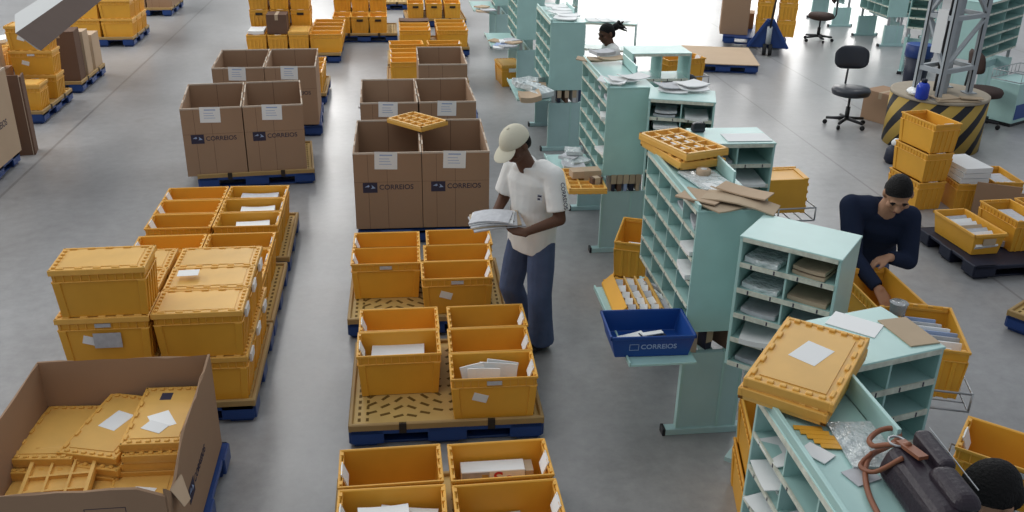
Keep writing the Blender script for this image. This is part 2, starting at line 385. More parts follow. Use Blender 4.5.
def lid_meshes():
    b = MB().use('lid'); x, y = LX / 2, LY / 2
    b.box(-x, x, -y, y, .010, .026); b.box(-x + .05, x - .05, -y + .04, y - .04, .026, .030)
    e = MB().use('lidedge')
    for s in (-1, 1):
        e.box(-x - .004, x + .004, s * (y - .006) - .008, s * (y - .006) + .008, -.006, .030)
        e.box(s * (x - .006) - .008, s * (x - .006) + .008, -y, y, -.006, .030)
        for i in range(5): xx = -x + .06 + i * (LX - .12) / 4; e.box(xx - .022, xx + .022, s * (y - .018) - .008, s * (y - .018) + .008, .024, .036)
        for i in range(6): yy = -y + .045 + i * (LY - .09) / 5; e.box(s * (x - .02) - .010, s * (x - .02) + .010, yy - .012, yy + .012, .024, .037)
    g = MB().use('lid')                                  # grid of ribs on the underside
    for i in range(1, 5): xx = -x + LX * i / 5; g.box(xx - .006, xx + .006, -y + .01, y - .01, -.012, .010)
    for i in range(1, 3): yy = -y + LY * i / 3; g.box(-x + .01, x - .01, yy - .006, yy + .006, -.012, .010)
    for s in (-1, 1): g.box(-x, x, s * (y - .009) - .009, s * (y - .009) + .009, -.018, .010); g.box(s * (x - .009) - .009, s * (x - .009) + .009, -y, y, -.018, .010)
    return b, e, g
def add_lid(k, z, ribs=False):
    b, e, g = lid_meshes(); p = k.part('lid', b, T=X(0, 0, z)); k.part('lid_edge', e, p, bevel=.003)
    if ribs: k.part('underside_ribs', g, p)
def flat_lid_kit(name, sticker=0):
    k = Kit(name); b, e, g = lid_meshes(); k.part('panel', b); k.part('edge', e, bevel=.003); k.part('ribs', g)
    if sticker:
        s = MB().use('paper'); s.box(-.075, .075, -.055, .055, .0300, .0312)
        k.part('sticker', s, T=X(.03 if sticker == 1 else -.06, .0, 0, rz=-.25 if sticker == 1 else .5))
        if sticker == 2: s = MB().use('paper'); s.box(-.06, .06, -.04, .04, .0312, .0324); k.part('sticker', s, T=X(-.12, .02, 0, rz=1.1))
        if sticker == 2: s = MB().use('ink'); s.box(-.035, .035, -.03, .03, .0300, .0306); k.part('printed_mark', s, T=X(.17, .03, 0))
    return k
def carton_kit(name, W, D, H, card='card', logo=True, paper=True, seam=True, lside='front'):
    """open-topped corrugated bin: four walls with thickness and a floor"""
    k = Kit(name); t = .011; w, d = W / 2, D / 2; b = MB().use(card)
    b.box(-w, w, -d, -d + t, 0, H); b.box(-w, w, d - t, d, 0, H - .004); b.box(-w, -w + t, -d + t, d - t, 0, H - .002); b.box(w - t, w, -d + t, d - t, 0, H - .003); b.box(-w + t, w - t, -d + t, d - t, 0, t)
    k.part('wall', b)
    r = MB().use('cardedge'); random.seed(int(W * 1000 + D * 10))
    for s in (-1, 1):
        n = 9
        for i in range(n):
            y0 = -d + i * D / n; z = H - .001 + random.uniform(-.006, .004)
            r.box(s * (w - t / 2) - t / 2 - .001, s * (w - t / 2) + t / 2 + .001, y0, y0 + D / n, z - .02, z)
        r.box(-w, w, s * (d - t / 2) - t / 2 - .0008, s * (d - t / 2) + t / 2 + .0008, H - .014, H + .001)
    k.part('cut_edge', r)
    if seam:
        c = MB().use('carddark')
        for x in (-w * .58, -w * .02): c.box(x - .0015, x + .0015, -d - .0006, -d + .002, 0, H - .01)
        for z in (.62 * H,): c.box(-w, w, -d - .0006, -d + .002, z, z + .002)
        k.part('crease', c); k.part('crease', MB().use('carddark').box(-.002, .002, d - t - .002, d - t + .002, 0, H - .01))
    if paper:
        p = MB().use('paper'); p.box(-.10, .10, -.0015, 0, -.155, .006); p.use('inkpale'); p.box(-.055, .055, -.0019, -.0015, -.03, -.018)
        for i in range(3): p.box(-.06, .03 + .01 * i, -.0019, -.0015, -.06 - i * .025, -.055 - i * .025)
        k.part('paper_label', p, T=X(-.01, -d - .0008, H + .001, ry=.03))
    if logo:
        lm = logo_mesh(.064)
        if lside == 'front': k.part('printed_logo', lm, T=X(-.08, -d - .0004, H * .55) @ Matrix.Rotation(PI / 2, 4, 'X'))
        else: k.part('printed_logo', lm, T=X(w + .0004, -.06, H * .42) @ Matrix.Rotation(PI / 2, 4, 'Z') @ Matrix.Rotation(PI / 2, 4, 'X') @ Matrix.Scale(1.5, 4))
    return k
def closed_box(name, W, D, H, card='card'):
    k = Kit(name); b = MB().use(card); w, d = W / 2, D / 2
    b.box(-w, w, -d, d, 0, H); k.part('body', b, bevel=.004)
    f = MB().use(card); f.box(-w, -.002, -d, d, H, H + .005); f.box(.002, w, -d, d, H, H + .005); k.part('flap', f)
    s = MB().use('kraft'); s.box(-.025, .025, -d - .001, d + .001, H + .005, H + .006); s.box(-.025, .025, -d - .0012, -d, H - .08, H + .005); k.part('tape', s)
    return k

PAL = pallet_kit('plastic_pallet', 1.17, 1.0)
PALB = pallet_kit('plastic_pallet', 1.17, 1.1, deck=False)
CR = crate_kit('mail_crate'); CRH = crate_kit('mail_crate', holes=True); CRL = crate_kit('lidded_crate', lid=True)
LID = flat_lid_kit('crate_lid'); LID1 = flat_lid_kit('crate_lid', 1); LID2 = flat_lid_kit('crate_lid', 2)
BOX = carton_kit('cardboard_bin', .60, 1.04, .72)
ORD = ['first', 'second', 'third', 'fourth', 'fifth', 'sixth']

def sheet(label, group, c, size, rot=(0, 0, 0), m='paper', cat='envelope', name='envelope', curl=.012, seed=0):
    """a thin letter, magazine or board: slightly bowed slab"""
    a, b, t = size; n = 5; vs = []; fs = []; rnd = random.Random(seed + int(c[0] * 1000) + int(c[1] * 77))
    cu = curl * rnd.uniform(.3, 1.)
    mb = MB().use(m)
    for lay in (0, 1):
        for i in range(n):
            for j in (0, 1):
                u = -1 + 2 * i / (n - 1); vs.append((u * a / 2, (j - .5) * b, cu * u * u + lay * t))
    L = 2 * n
    for i in range(n - 1):
        p = 2 * i; fs += [(p, p + 1, p + 3, p + 2), (L + p, L + p + 2, L + p + 3, L + p + 1), (p, p + 2, L + p + 2, L + p), (p + 1, L + p + 1, L + p + 3, p + 3)]
    fs += [(0, L, L + 1, 1), (L - 2, L - 1, 2 * L - 1, 2 * L - 2)]
    mb.add(vs, fs)
    o = ob(name, mb); o.location = c; o.rotation_euler = rot
    return tag(o, label, cat, group)
def mail_in(cx, cy, z, n, where, group=None, m='paper', span=.3, fill=.17, rz=0, tilt=.0):
    """letters lying in a tub whose inner floor is at z; they pile up to z+fill"""
    rnd = random.Random(int(cx * 911 + cy * 37))
    t = fill / n
    for i in range(n):
        sheet('%s letter in the pile lying %s' % ('white' if m == 'paper' else 'grey', where), group or 'letters ' + where,
              (cx + rnd.uniform(-.05, .05), cy + rnd.uniform(-.012, .012), z + i * t), (span * rnd.uniform(.8, 1.05), .215, t * .92),
              (0, 0, rz + rnd.uniform(-.06, .06)), m, seed=i, curl=0 if i < n - 1 else .01)

# ------------------------------------------------------------------ the setting
fl = MB().use('floor'); fl.box(-14, 24, -3, 36, -.2, 0); struct('floor', fl)
# ------------------------------------------------------------------ middle row, from the camera backwards
def crates(col, pts, dz=.15, lab='', grp=None, kit=None, first=0):
    for i, (x, y) in enumerate(pts):
        (kit or CR).place(lab % ORD[i + first], 'crate', (x, y, dz), random.uniform(-.012, .012), grp, skip=skip_for(i, col))
def skip_for(i, col):
    return ('address_sticker', 'front_sticker') if (i * 7 + len(col)) % 3 else ()
def pal(kit, x, y, rz, where): return kit.place('blue plastic pallet with tan deck ' + where, 'pallet', (x, y, 0), rz)
pal(PAL, .20, 3.70, 0, 'under the four nearest crates of the aisle row')
P = 'open yellow crate, '
CR.place(P + 'empty, farther one beside the box of magazines, nearest aisle pallet', 'crate', (-.095, 3.92, .152), 0.01, skip=('address_sticker', 'front_sticker'))
CR.place(P + 'nearest in the aisle row, full of loose white letters', 'crate', (-.09, 3.585, .152), -.01, skip=('address_sticker', 'front_sticker'))
CR.place(P + 'holding boxed magazines with red lettering', 'crate', (.47, 3.915, .152), .01, skip=('address_sticker', 'front_sticker'))
CR.place(P + 'nearest in the aisle row, with one grey letter inside', 'crate', (.475, 3.57, .152), .012, skip=('address_sticker', 'front_sticker'))
for i, (x, y, rz, dz, w) in enumerate([(-.11, 3.58, .15, 0, .30), (-.03, 3.60, -.25, .05, .28), (-.13, 3.60, .3, .10, .26), (-.02, 3.60, -.5, .15, .30), (-.13, 3.57, .2, .19, .26)]):
    sheet('loose white letter piled in the nearest crate', 'loose letters in the nearest crate', (x, y, .17 + dz), (w * .95, .19, .034), (.05, .03, rz * .35), seed=i)
mag = empty('magazine_box', 'white box of magazines with red lettering in the crate nearest the pallet front', 'box', (.44, 3.985, .162))
b = MB().use('paper').box(-.17, .17, -.05, .045, 0, .20); ob('body', b, mag, bevel=.003)
b = MB().use('kraft').box(.172, .215, -.05, .045, 0, .19); ob('side_carton', b, mag)
b = MB().use('papergrey').box(-.165, -.02, -.0512, -.049, .05, .195); b.use('deck').box(-.06, -.025, -.0516, -.049, .06, .18); ob('printed_picture', b, mag)
ob('printed_lettering', text_mesh('Se', .12, mat_='inkred'), mag, X(.0, -.0512, .145, rx=PI / 2))
mail_in(.46, 3.57, .162, 2, 'in the nearest crate beside the aisle', m='papergrey', span=.27, fill=.13)

pal(PAL, .245, 5.20, -.012, 'of the aisle row, bare deck corner in front')
W = 'beside the man in white, '
CR.place(P + 'front one of the pair behind the bare deck corner', 'crate', (-.04, 5.185, .152), 0, skip=('address_sticker', 'front_sticker'))
CR.place(P + 'empty, rear one of the pair behind the bare deck corner', 'crate', (-.035, 5.505, .152), .0)
CR.place(P + 'front of three by the jeans, white papers standing in it', 'crate', (.53, 4.86, .152), -.02)
CR.place(P + 'empty, middle of the three by the jeans', 'crate', (.54, 5.18, .152), -.01, skip=('address_sticker', 'front_sticker'))
CR.place(P + 'rearmost of the three by the jeans, one brown letter inside', 'crate', (.555, 5.50, .152), 0, skip=('address_sticker', 'front_sticker'))
mail_in(-.03, 5.22, .162, 3, 'in the crate behind the bare deck corner', fill=.20, span=.34)
for i, (x, z, ry, w) in enumerate([(.47, .30, .05, .2), (.43, .315, -.22, .15), (.56, .30, .12, .24), (.58, .30, .2, .2)]):
    sheet('white paper standing in the crate by the jeans', 'papers standing in the crate by the jeans', (x, 4.84 + i * .028, z), (w, .26, .012), (PI / 2 - .25, ry, 0), seed=i, curl=.01)
mail_in(.52, 5.5, .162, 2, 'in the rear crate by the jeans', m='kraft', fill=.13)

pal(PAL, .185, 6.56, -.01, 'in the aisle row in front of the printed bins')
for i, y in enumerate((6.555, 6.86)): CR.place(P + ['front', 'rear'][i] + ' one of the outer column of two before the printed bins', 'crate', (-.125 + .006 * i, y, .152), -.01, skip=() if i == 1 else ('address_sticker',))
for i, y in enumerate((6.255, 6.565, 6.872)): CR.place(P + ['front', 'middle', 'rear'][i] + ' one of three beside the thigh of the man in white', 'crate', (.40 + .03 * i, y, .152), -.01, skip=() if i == 0 else ('address_sticker',))

def bins(x, y, rz, labs, d=1.04):
    for i, s in enumerate((-1, 1)):
        c, sn = math.cos(rz), math.sin(rz)
        if labs[i]: BOX.place(labs[i], 'cardboard bin', (x + s * .305 * c, y + s * .305 * sn, .152), rz + random.uniform(-.008, .008))
PALB.place('blue plastic pallet under the two printed bins beside the man', 'pallet', (.205, 8.36, 0), 0)
bins(.205, 8.335, -.01, ['tall open brown cardboard bin facing the aisle with a yellow lid on its rim', 'tall open brown cardboard bin next to the man in the white cap'])
PALB.place('blue plastic pallet under the second pair of bins behind the man', 'pallet', (.21, 10.02, 0), 0.02)
bins(.215, 10.03, .02, ['open brown cardboard bin filled with white paper', 'empty open brown cardboard bin behind the man, paper label on its rim'])
for i in range(5):
    sheet('white paper heaped in the filled cardboard bin', 'papers heaped in the filled bin', (-.09 + (i % 3 - 1) * .16, 9.9 + (i // 3) * .25 - .05, .62 + .012 * (i % 2)), (.22, .3, .02), (.08, .1 * (i - 2), .4 * i), 'papergrey' if i % 2 else 'paper', seed=i)
ob_fill = empty('mail_sack', 'grey mail sack lying under the papers in the filled bin', 'sack', (-.09, 10.03, .165))
b = MB().use('papergrey'); b.taper(.26, .46, 0, .25, .45, .43); ob('body', b, ob_fill, bevel=.04)
b = MB().use('papergrey'); b.tube([(-.1, -.3, .42), (0, -.2, .44), (.1, -.3, .42)], .012, 6); ob('tie', b, ob_fill)
t = LID.place('upside-down yellow crate lid showing its grid, across the rims of two bins', 'lid', (.185, 8.62, .925), -.74, rot=(PI + .03, -.05, -.94))

PALB.place('blue plastic pallet under the single dark cardboard bin', 'pallet', (.45, 11.80, 0), 0)
BOX.place('single open dark cardboard bin among yellow crates', 'cardboard bin', (.575, 11.80, .152), .0, skip=('paper_label',))
PAL.place('pallet of open crates just behind the single cardboard bin', 'pallet', (.46, 13.78, 0), 0)
for i in range(3):
    for j in range(2): CR.place('open yellow crate, %s row on the pallet behind the single bin, %s side' % (['front', 'middle', 'rear'][i], ['walkway', 'station'][j]), 'crate', (.18 + j * .57, 13.45 + i * .33, .152), 0.03, skip=('address_sticker', 'front_sticker'))
PAL.place('pallet with one row of crates, second behind the single bin', 'pallet', (.47, 14.97, 0), 0)
for j in range(2): CR.place('open yellow crate in a lone row behind the single bin, %s side' % ['walkway', 'station'][j], 'crate', (.17 + j * .60, 14.70, .152), 0.05, skip=('address_sticker', 'front_sticker'))
PAL.place('pallet of open crates third behind the filled bin', 'pallet', (.66, 16.2, 0), 0.0)
for i in range(3):
    for j in range(2): CR.place('open yellow crate, %s row on the far aisle pallet, %s side' % (['front', 'middle', 'rear'][i], ['walkway', 'station'][j]), 'crate', (.34 + j * .63, 15.85 + i * .36, .152), 0.0, skip=('address_sticker', 'front_sticker'))
b = sheet('brown cardboard sheet lying over a far aisle crate', None, (.34, 16.58, .462), (.52, .28, .01), m='carddark', cat='cardboard', name='cardboard_sheet')
PAL.place('farthest pallet of the aisle row at the frame top', 'pallet', (.8, 18.9, 0), 0.03)
for i in range(2):
    for j in range(3): CRH.place('crate with hand hole, %s row, %s of three on the farthest aisle pallet' % (['front', 'rear'][i], ORD[j]), 'crate', (.42 + j * .36, 18.68 + i * .56, .152), PI / 2, skip=('address_sticker', 'front_sticker'))
for j in range(3): CRH.place('crate with hand hole stacked on top, %s of three on the farthest aisle pallet' % ORD[j], 'crate', (.42 + j * .36, 19.24, .456), PI / 2, skip=('address_sticker', 'front_sticker'))
PAL.place('blue pallet lying empty beyond the far crates', 'pallet', (-.2, 20.9, 0), 0)

# ------------------------------------------------------------------ left row
bk = carton_kit('cardboard_bin', .9, 1.14, .60, logo=False, paper=False, seam=False)
PALN = pallet_kit('plastic_pallet', .96, 1.18, deck=False)
PALN.place('blue pallet under the torn cardboard bin of lids', 'pallet', (-1.54, 4.06, 0), 0)
# torn bin: walls drawn as outlines with ragged rims
bin_ = empty('torn_cardboard_bin', 'large torn brown cardboard bin full of yellow crate lids', 'cardboard bin', (-1.545, 4.045, .15))
w, d, H, t = .455, .575, .60, .012
def wall(pts, z_of, axis, pos, mb, t=t):
    """vertical sheet with a ragged top: pts run along the wall"""
    vs = []; n = len(pts)
    for off in (-t / 2, t / 2):
        for p in pts:
            for z in (0, z_of(p)): vs.append((p, pos + off, z) if axis == 'x' else (pos + off, p, z))
    fs = []; L = 2 * n
    for i in range(n - 1):
        a = 2 * i; fs += [(a, a + 2, a + 3, a + 1), (L + a, L + a + 1, L + a + 3, L + a + 2), (a + 1, a + 3, L + a + 3, L + a + 1)]
    fs += [(0, 1, L + 1, L), (L - 2, 2 * L - 2, 2 * L - 1, L - 1)]
    mb.add(vs, fs)
rg = random.Random(5)
rag = lambda p: H + rg.uniform(-.008, .006)
mb = MB().use('card'); wall([-w + i * 2 * w / 8 for i in range(9)], rag, 'x', d, mb); ob('back_wall', mb, bin_)
mb = MB().use('card'); wall([-w + i * 2 * w / 8 for i in range(9)], lambda p: H + rg.uniform(-.006, .004) - (.05 if p > w - .06 else 0), 'x', -d, mb)
mb.use('ink')
for a in ((.1, .28, .50, .503), (.1, .103, .2, .503), (.277, .28, .2, .503)): mb.box(a[0], a[1], -d - t / 2 - .0008, -d, a[2], a[3])
mb.tube([(.19 + .035 * math.cos(q * .7), -d - .0065, .42 + .035 * math.sin(q * .7)) for q in range(9)], .002, 4, True); ob('front_wall', mb, bin_)
mb = MB().use('card'); wall([-d + i * 2 * d / 10 for i in range(11)], rag, 'y', -w, mb); ob('side_wall', mb, bin_)
prof = {0: -.02, 1: -.09, 2: -.10, 3: -.07, 4: -.025}
mb = MB().use('card'); wall([-d + i * 2 * d / 14 for i in range(15)], lambda p: H + prof.get(int(round((p + d) / (2 * d) * 14)), 0) + rg.uniform(-.012, .006), 'y', w, mb); ob('side_wall', mb, bin_)
mb = MB().use('cardpale').box(-w, w, -d, d, 0, .012); ob('bottom', mb, bin_)
mb = MB().use('cardpale'); mb.add([(w, -.50, .52), (w + .02, -.36, .50), (w + .06, -.42, .40), (w + .05, -.5, .42)], [(0, 1, 2, 3)]); mb.add([(w + .004, -.50, .518), (w + .024, -.36, .498), (w + .064, -.42, .398), (w + .054, -.5, .418)], [(3, 2, 1, 0)]); ob('torn_flap', mb, bin_)
ob('printed_logo', logo_mesh(.06), bin_, X(w + .0075, -.1, .26) @ Matrix.Rotation(PI / 2, 4, 'Z') @ Matrix.Rotation(PI / 2, 4, 'X'))
fillb = empty('cardboard_pad', 'brown cardboard pad under the lids in the torn bin', 'cardboard', (-1.545, 4.045, .163))
ob('slab', MB().use('carddark').box(-.43, .43, -.55, .55, 0, .20), fillb)
# lids: three stacks at the back, loose ones in front
for s, (x, y, rz, n, top) in enumerate([(-1.845, 4.34, 1.50, 2, .455), (-1.56, 4.33, 1.30, 3, .49), (-1.285, 4.31, 1.545, 4, .55)]):
    nm = ['far from the aisle', 'in the middle', 'against the torn side'][s]
    for i in range(n):
        last = i == n - 1
        kit = (LID if s == 0 else LID1 if s == 1 else LID2) if last else LID
        kit.place(('plain yellow crate lid on top of the stack ' if s == 0 else 'yellow crate lid with a white sticker on top of the stack ' if s == 1 else 'yellow crate lid with two white stickers on top of the stack ') + nm if last else 'yellow crate lid lower in the stack ' + nm, 'lid',
                  (x + (0 if last else random.uniform(-.02, .02)), y + (0 if last else -.02 - random.uniform(0, .03)), top - (n - 1 - i) * .05), rz, None if last else 'lower lids of the stack ' + nm, rot=(0, [.06, -.04, .0][s], rz))
LID.place('upturned yellow crate lid showing its grid in the torn bin', 'lid', (-1.735, 3.93, .452), 0, rot=(PI, -.10, .05 + PI / 2))
LID.place('yellow crate lid at the outer front corner of the torn bin', 'lid', (-1.87, 3.88, .375), 0, rot=(.0, .03, 1.50))
LID1.place('yellow crate lid lying low at the front of the torn bin by the tear', 'lid', (-1.33, 3.82, .372), 0, rot=(.0, 0, 1.6))
LID.place('yellow crate lid lying deepest in the front of the torn bin', 'lid', (-1.57, 3.80, .36), 0, rot=(0, .0, 1.5))

PAL.place('blue pallet with tan deck under the lidded crates', 'pallet', (-1.545, 5.55, 0), 0)
for r, y in enumerate((5.225, 5.56, 5.88)):
    for z in range(2):
        nm = [['bottom front lidded crate beside the walkway', 'bottom middle lidded crate beside the walkway', 'bottom rear lidded crate beside the walkway'],
              ['upper front lidded crate beside the walkway, white card on its face', 'upper middle lidded crate beside the walkway, sticker and dark mark on its lid', 'upper rear lidded crate beside the walkway']][z][r]
        CRL.place('yellow ' + nm, 'crate', (-1.235, y, 0.152 + z * .318), random.uniform(-.015, .015), skip=('address_sticker', 'front_sticker') if z else ())
for z in range(3):
    CRL.place('yellow ' + ['lowest of the three stacked lidded crates beside the grey floor', 'middle of the three stacked lidded crates, printed label on its face', 'topmost of the three stacked lidded crates'][z], 'crate', (-1.775 + .02 * (z == 2), 5.205, 0.152 + z * .318), .02 * (z - 1), skip=('address_sticker', 'front_sticker') if z != 1 else ())
for r, y in enumerate((5.56, 5.88)):
    for z in range(2): CRL.place('yellow ' + [['lower', 'upper'][z], 'lidded crate', ['just behind the stack of three', 'at the rear behind the stack of three'][r]][0] + ' lidded crate ' + ['just behind the stack of three', 'at the rear behind the stack of three'][r], 'crate', (-1.80, y, 0.152 + z * .318), 0.01)
s = sheet('white address label on the lid of an upper middle crate', None, (-1.37, 5.56, .822), (.13, .09, .001), (0, 0, .05), cat='label', name='paper_label', curl=0)
s = sheet('grey printed label on the face of the middle stacked crate', None, (-1.76, 5.046, .635), (.16, .10, .001), (PI / 2, 0, 0), 'papergrey', 'label', 'paper_label', curl=0)

for q, (yc, nm) in enumerate(((6.60, 'nearer'), (7.72, 'farther'))):
    PAL.place('blue pallet with tan deck under the %s six open crates of the side row' % nm, 'pallet', (-1.545, yc, 0), .01 * q)
    for r, y in enumerate((yc - .33, yc - .0, yc + .33)):
        for c_, x in enumerate((-1.82 + .0 * q, -1.28)):
            full = (q == 1 and c_ == 1)
            what = ['open yellow crate', 'open yellow crate of white letters'][full]
            if q == 0 and r == 2 and c_ == 1: what = 'empty open yellow crate'
            CR.place('%s, %s row of the %s six, %s column' % (what, ['front', 'middle', 'rear'][r], nm, ['outer', 'walkway'][c_]), 'crate', (x, y, .152), random.uniform(-.02, .02), skip=('address_sticker', 'front_sticker'))
            if full: mail_in(x + .02, y, .162, 4, 'in the %s crate of the farther six' % ['front', 'middle', 'rear'][r], fill=.235, span=.34, m='papergrey' if r == 2 else 'paper', rz=.04)
mail_in(-1.32, 6.6, .162, 2, 'in the middle walkway crate of the nearer six', m='kraft', fill=.2, span=.2)

PAL.place('blue plastic pallet under the side row bins nearer the camera', 'pallet', (-1.54, 9.93, 0), .10)
bins(-1.63, 9.95, .11, ['open printed cardboard bin on the far side of the nearer side-row pair', 'open printed cardboard bin beside the walkway, nearer side-row pair'])
PALB.place('blue plastic pallet under the side row bins farther back', 'pallet', (-1.55, 11.75, 0), .05)
bins(-1.585, 11.72, .04, ['open cardboard bin on the outer side of the farther side-row pair', 'open cardboard bin beside the walkway, farther side-row pair'])
PAL.place('pallet of yellow crates right behind the side row bins', 'pallet', (-1.56, 13.2, 0), 0)
for r in range(3):
    CR.place('open yellow crate, %s of three seen past the side row bins' % ['front', 'middle', 'rear'][r], 'crate', (-1.27, 12.86 + r * .34, .152), 0, skip=('address_sticker', 'front_sticker'))
    CRL.place('lidded yellow crate, %s on the outer side behind the side row bins' % ['front', 'middle', 'rear'][r], 'crate', (-1.84, 12.86 + r * .34, .152), 0, skip=('address_sticker', 'front_sticker'))
pallet_kit('plastic_pallet', 1.50, 1.80).place('wide pallet of end-on crates and a crate column, third of the side row', 'pallet', (-1.65, 16.2, 0), 0)
for j in range(3):
    CR.place('yellow crate end-on, %s of three below the stacked wall of crates' % ORD[j], 'crate', (-2.22 + j * .335, 15.60, .152), PI / 2, skip=('address_sticker', 'front_sticker'))
    for z in range(3): CRH.place('yellow crate in the stacked wall behind, %s column %s layer' % (ORD[j], ['bottom', 'middle', 'top'][z]), 'crate', (-2.22 + j * .335, 16.18, .152 + z * .304), PI / 2, skip=('address_sticker', 'front_sticker'))
sheet('pile of white papers on the first end-on crate', None, (-2.22, 15.57, .46), (.25, .4, .05), m='paper', cat='papers', name='paper_pile')
K = closed_box('cardboard_box', .32, .34, .30, 'carddark'); K.place('dark cardboard box standing on the middle end-on crate', 'box', (-1.885, 15.58, .456), 0)
t = LID.place('yellow lid lying on the third end-on crate', 'lid', (-1.55, 15.60, .475), PI / 2)
for r in range(4): CR.place('open yellow crate, %s of four in the column beside the far walkway' % ORD[r], 'crate', (-1.12, 15.55 + r * .36, .152), 0.0, skip=('address_sticker', 'front_sticker'))
PAL.place('far pallet with blue front edge and hand-hole crates', 'pallet', (-.55, 17.45, 0), 0)
for i in range(2):
    for j in range(3):
        CRH.place('hand-hole crate, %s row, %s of three on the blue-fronted far pallet' % (['front', 'rear'][i], ORD[j]), 'crate', (-.94 + j * .325, 17.25 + i * .54, .152), PI / 2, skip=('address_sticker', 'front_sticker'))
        if i: CRH.place('upper hand-hole crate, %s of three on the blue-fronted far pallet' % ORD[j], 'crate', (-.94 + j * .325, 17.79, .456), PI / 2, skip=('address_sticker', 'front_sticker'))
# ------------------------------------------------------------------ far-side line of pallets
TALL = carton_kit('cardboard_bin', .95, 1.25, .93, card='cardpale', lside='right', seam=False, paper=False)
PALB.place('blue pallet under the tall pale carton at the frame edge', 'pallet', (-4.76, 9.83, 0), PI / 2)
TALL.place('tall pale cardboard bin with printed side at the frame edge', 'cardboard bin', (-4.66, 9.83, .136), 0)
e = empty('cardboard_sheet', 'dark brown folded cardboard sheet standing on end behind the pale bin', 'cardboard', (-4.225, 10.70, 0), .2)
ob('panel', MB().use('carddark').box(-.11, .06, -.02, .0, 0, .92), e); ob('panel', MB().use('carddark').box(.066, .085, -.02, .2, 0, .9), e)
ob('edge', MB().use('cardedge').box(.06, .066, -.022, .002, 0, .915), e)
def P2(x, y, rz, lab): PAL.place(lab, 'pallet', (x, y, 0), rz)
P2(-4.95, 12.55, PI / 2, 'blue pallet with a white-labelled tray crate at its corner')
CR.place('yellow crate with a white card on its end, far line of pallets', 'crate', (-4.72, 12.2, .152), .0)
LID.place('yellow lid lying on the white-carded crate of the far line', 'lid', (-4.72, 12.2, .455), 0)
closed_box('cardboard_box', .4, .5, .42, 'card').place('brown cardboard box behind the white-carded crate', 'box', (-5.2, 12.5, .152), 0)
for z in range(3): CRL.place('lidded yellow crate, %s of a stack of three beside the brown box' % ['bottom', 'middle', 'top'][z], 'crate', (-4.7, 12.78, 0.152 + .318 * z), 0)
closed_box('cardboard_box', .32, .3, .3, 'cardpale').place('pale carton on top of the brown box in the far line', 'box', (-5.2, 12.5, .585), 0)
P2(-4.93, 14.1, PI / 2, 'blue pallet of cartons and parcels, second in the far line')
KB = closed_box('cardboard_box', .42, .36, .7, 'carddark'); KB.place('dark upright carton at the front of the parcel pallet', 'box', (-4.66, 13.72, .152), .1)
closed_box('cardboard_box', .3, .25, .62, 'cardpale').place('pale narrow carton standing beside the dark upright carton', 'box', (-4.60, 14.1, .152), 0)
e = closed_box('parcel', .06, .3, .45, 'paper').place('white flat parcel standing among the cartons', 'parcel', (-4.55, 14.30, .152), .3)
closed_box('cardboard_box', .3, .35, .5, 'cardpale').place('pale carton at the rear end of the parcel pallet', 'box', (-4.6, 14.53, .152), 0)
CRL.place('lidded yellow crate behind the dark upright carton', 'crate', (-5.2, 14.05, .152), PI / 2)
CRL.place('lidded yellow crate stacked behind the dark upright carton', 'crate', (-5.2, 14.05, .47), PI / 2)
P2(-5.0, 17.3, PI / 2, 'blue pallet of stacked lidded crates, third in the far line')
for r, y in enumerate((16.92, 17.27, 17.62)):
    for c_, x in enumerate((-5.28, -4.74)):
        for z in range(2 if r < 2 else 3): CRL.place('lidded yellow crate, %s row, %s column, %s layer of the far-line stack' % (['front', 'middle', 'rear'][r], ['outer', 'walkway'][c_], ['bottom', 'second', 'top'][z]), 'crate', (x, y, 0.152 + .318 * z), 0, skip=('address_sticker', 'front_sticker'))
P2(-4.98, 20.3, PI / 2, 'blue pallet of brown cartons at the frame top')
for i, x in enumerate((-5.25, -4.72)): carton_kit('cardboard_bin', .5, .9, .7).place('brown cardboard bin at the frame top, %s one' % ['outer', 'walkway'][i], 'cardboard bin', (x, 20.3, .152), 0, skip=('printed_logo', 'paper_label'))
P2(-6.3, 14.6, PI / 2, 'pallet of crates below the overhead beam end')
for i in range(2):
    CRL.place('lidded yellow crate below the beam end, %s' % ['front', 'rear'][i], 'crate', (-5.95, 14.3 + i * .4, .152), 0, skip=('address_sticker', 'front_sticker'))
    sheet('white sheet draped on the %s crate below the beam end' % ['front', 'rear'][i], None, (-5.95, 14.3 + i * .4, .50), (.34, .26, .05), (.1, 0, .3 * i), curl=.03, cat='sheet', name='paper_sheet')
# overhead beam
A, B_, C_ = V((-3.04, 8, 2.04)), V((-3.06, 8, 1.89)), V((-2.89, 8, 1.75)); dr = V((-.085, 1, 0)) * 22
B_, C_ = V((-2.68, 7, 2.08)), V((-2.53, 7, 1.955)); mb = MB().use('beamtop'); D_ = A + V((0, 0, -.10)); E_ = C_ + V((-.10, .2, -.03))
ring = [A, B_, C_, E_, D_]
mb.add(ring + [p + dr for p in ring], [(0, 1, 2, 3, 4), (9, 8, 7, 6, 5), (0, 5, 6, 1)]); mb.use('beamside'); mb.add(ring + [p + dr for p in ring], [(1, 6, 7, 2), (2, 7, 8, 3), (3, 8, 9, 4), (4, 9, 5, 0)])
for y in (14., 22., 29.5):
    q = (y - 8) / 22 * dr; mb.use('metal').tube([V((-3.15, 8, 1.9)) + q, V((-3.15, 8, 7.6)) + q], .02, 6)
struct('beam_overhead', mb)

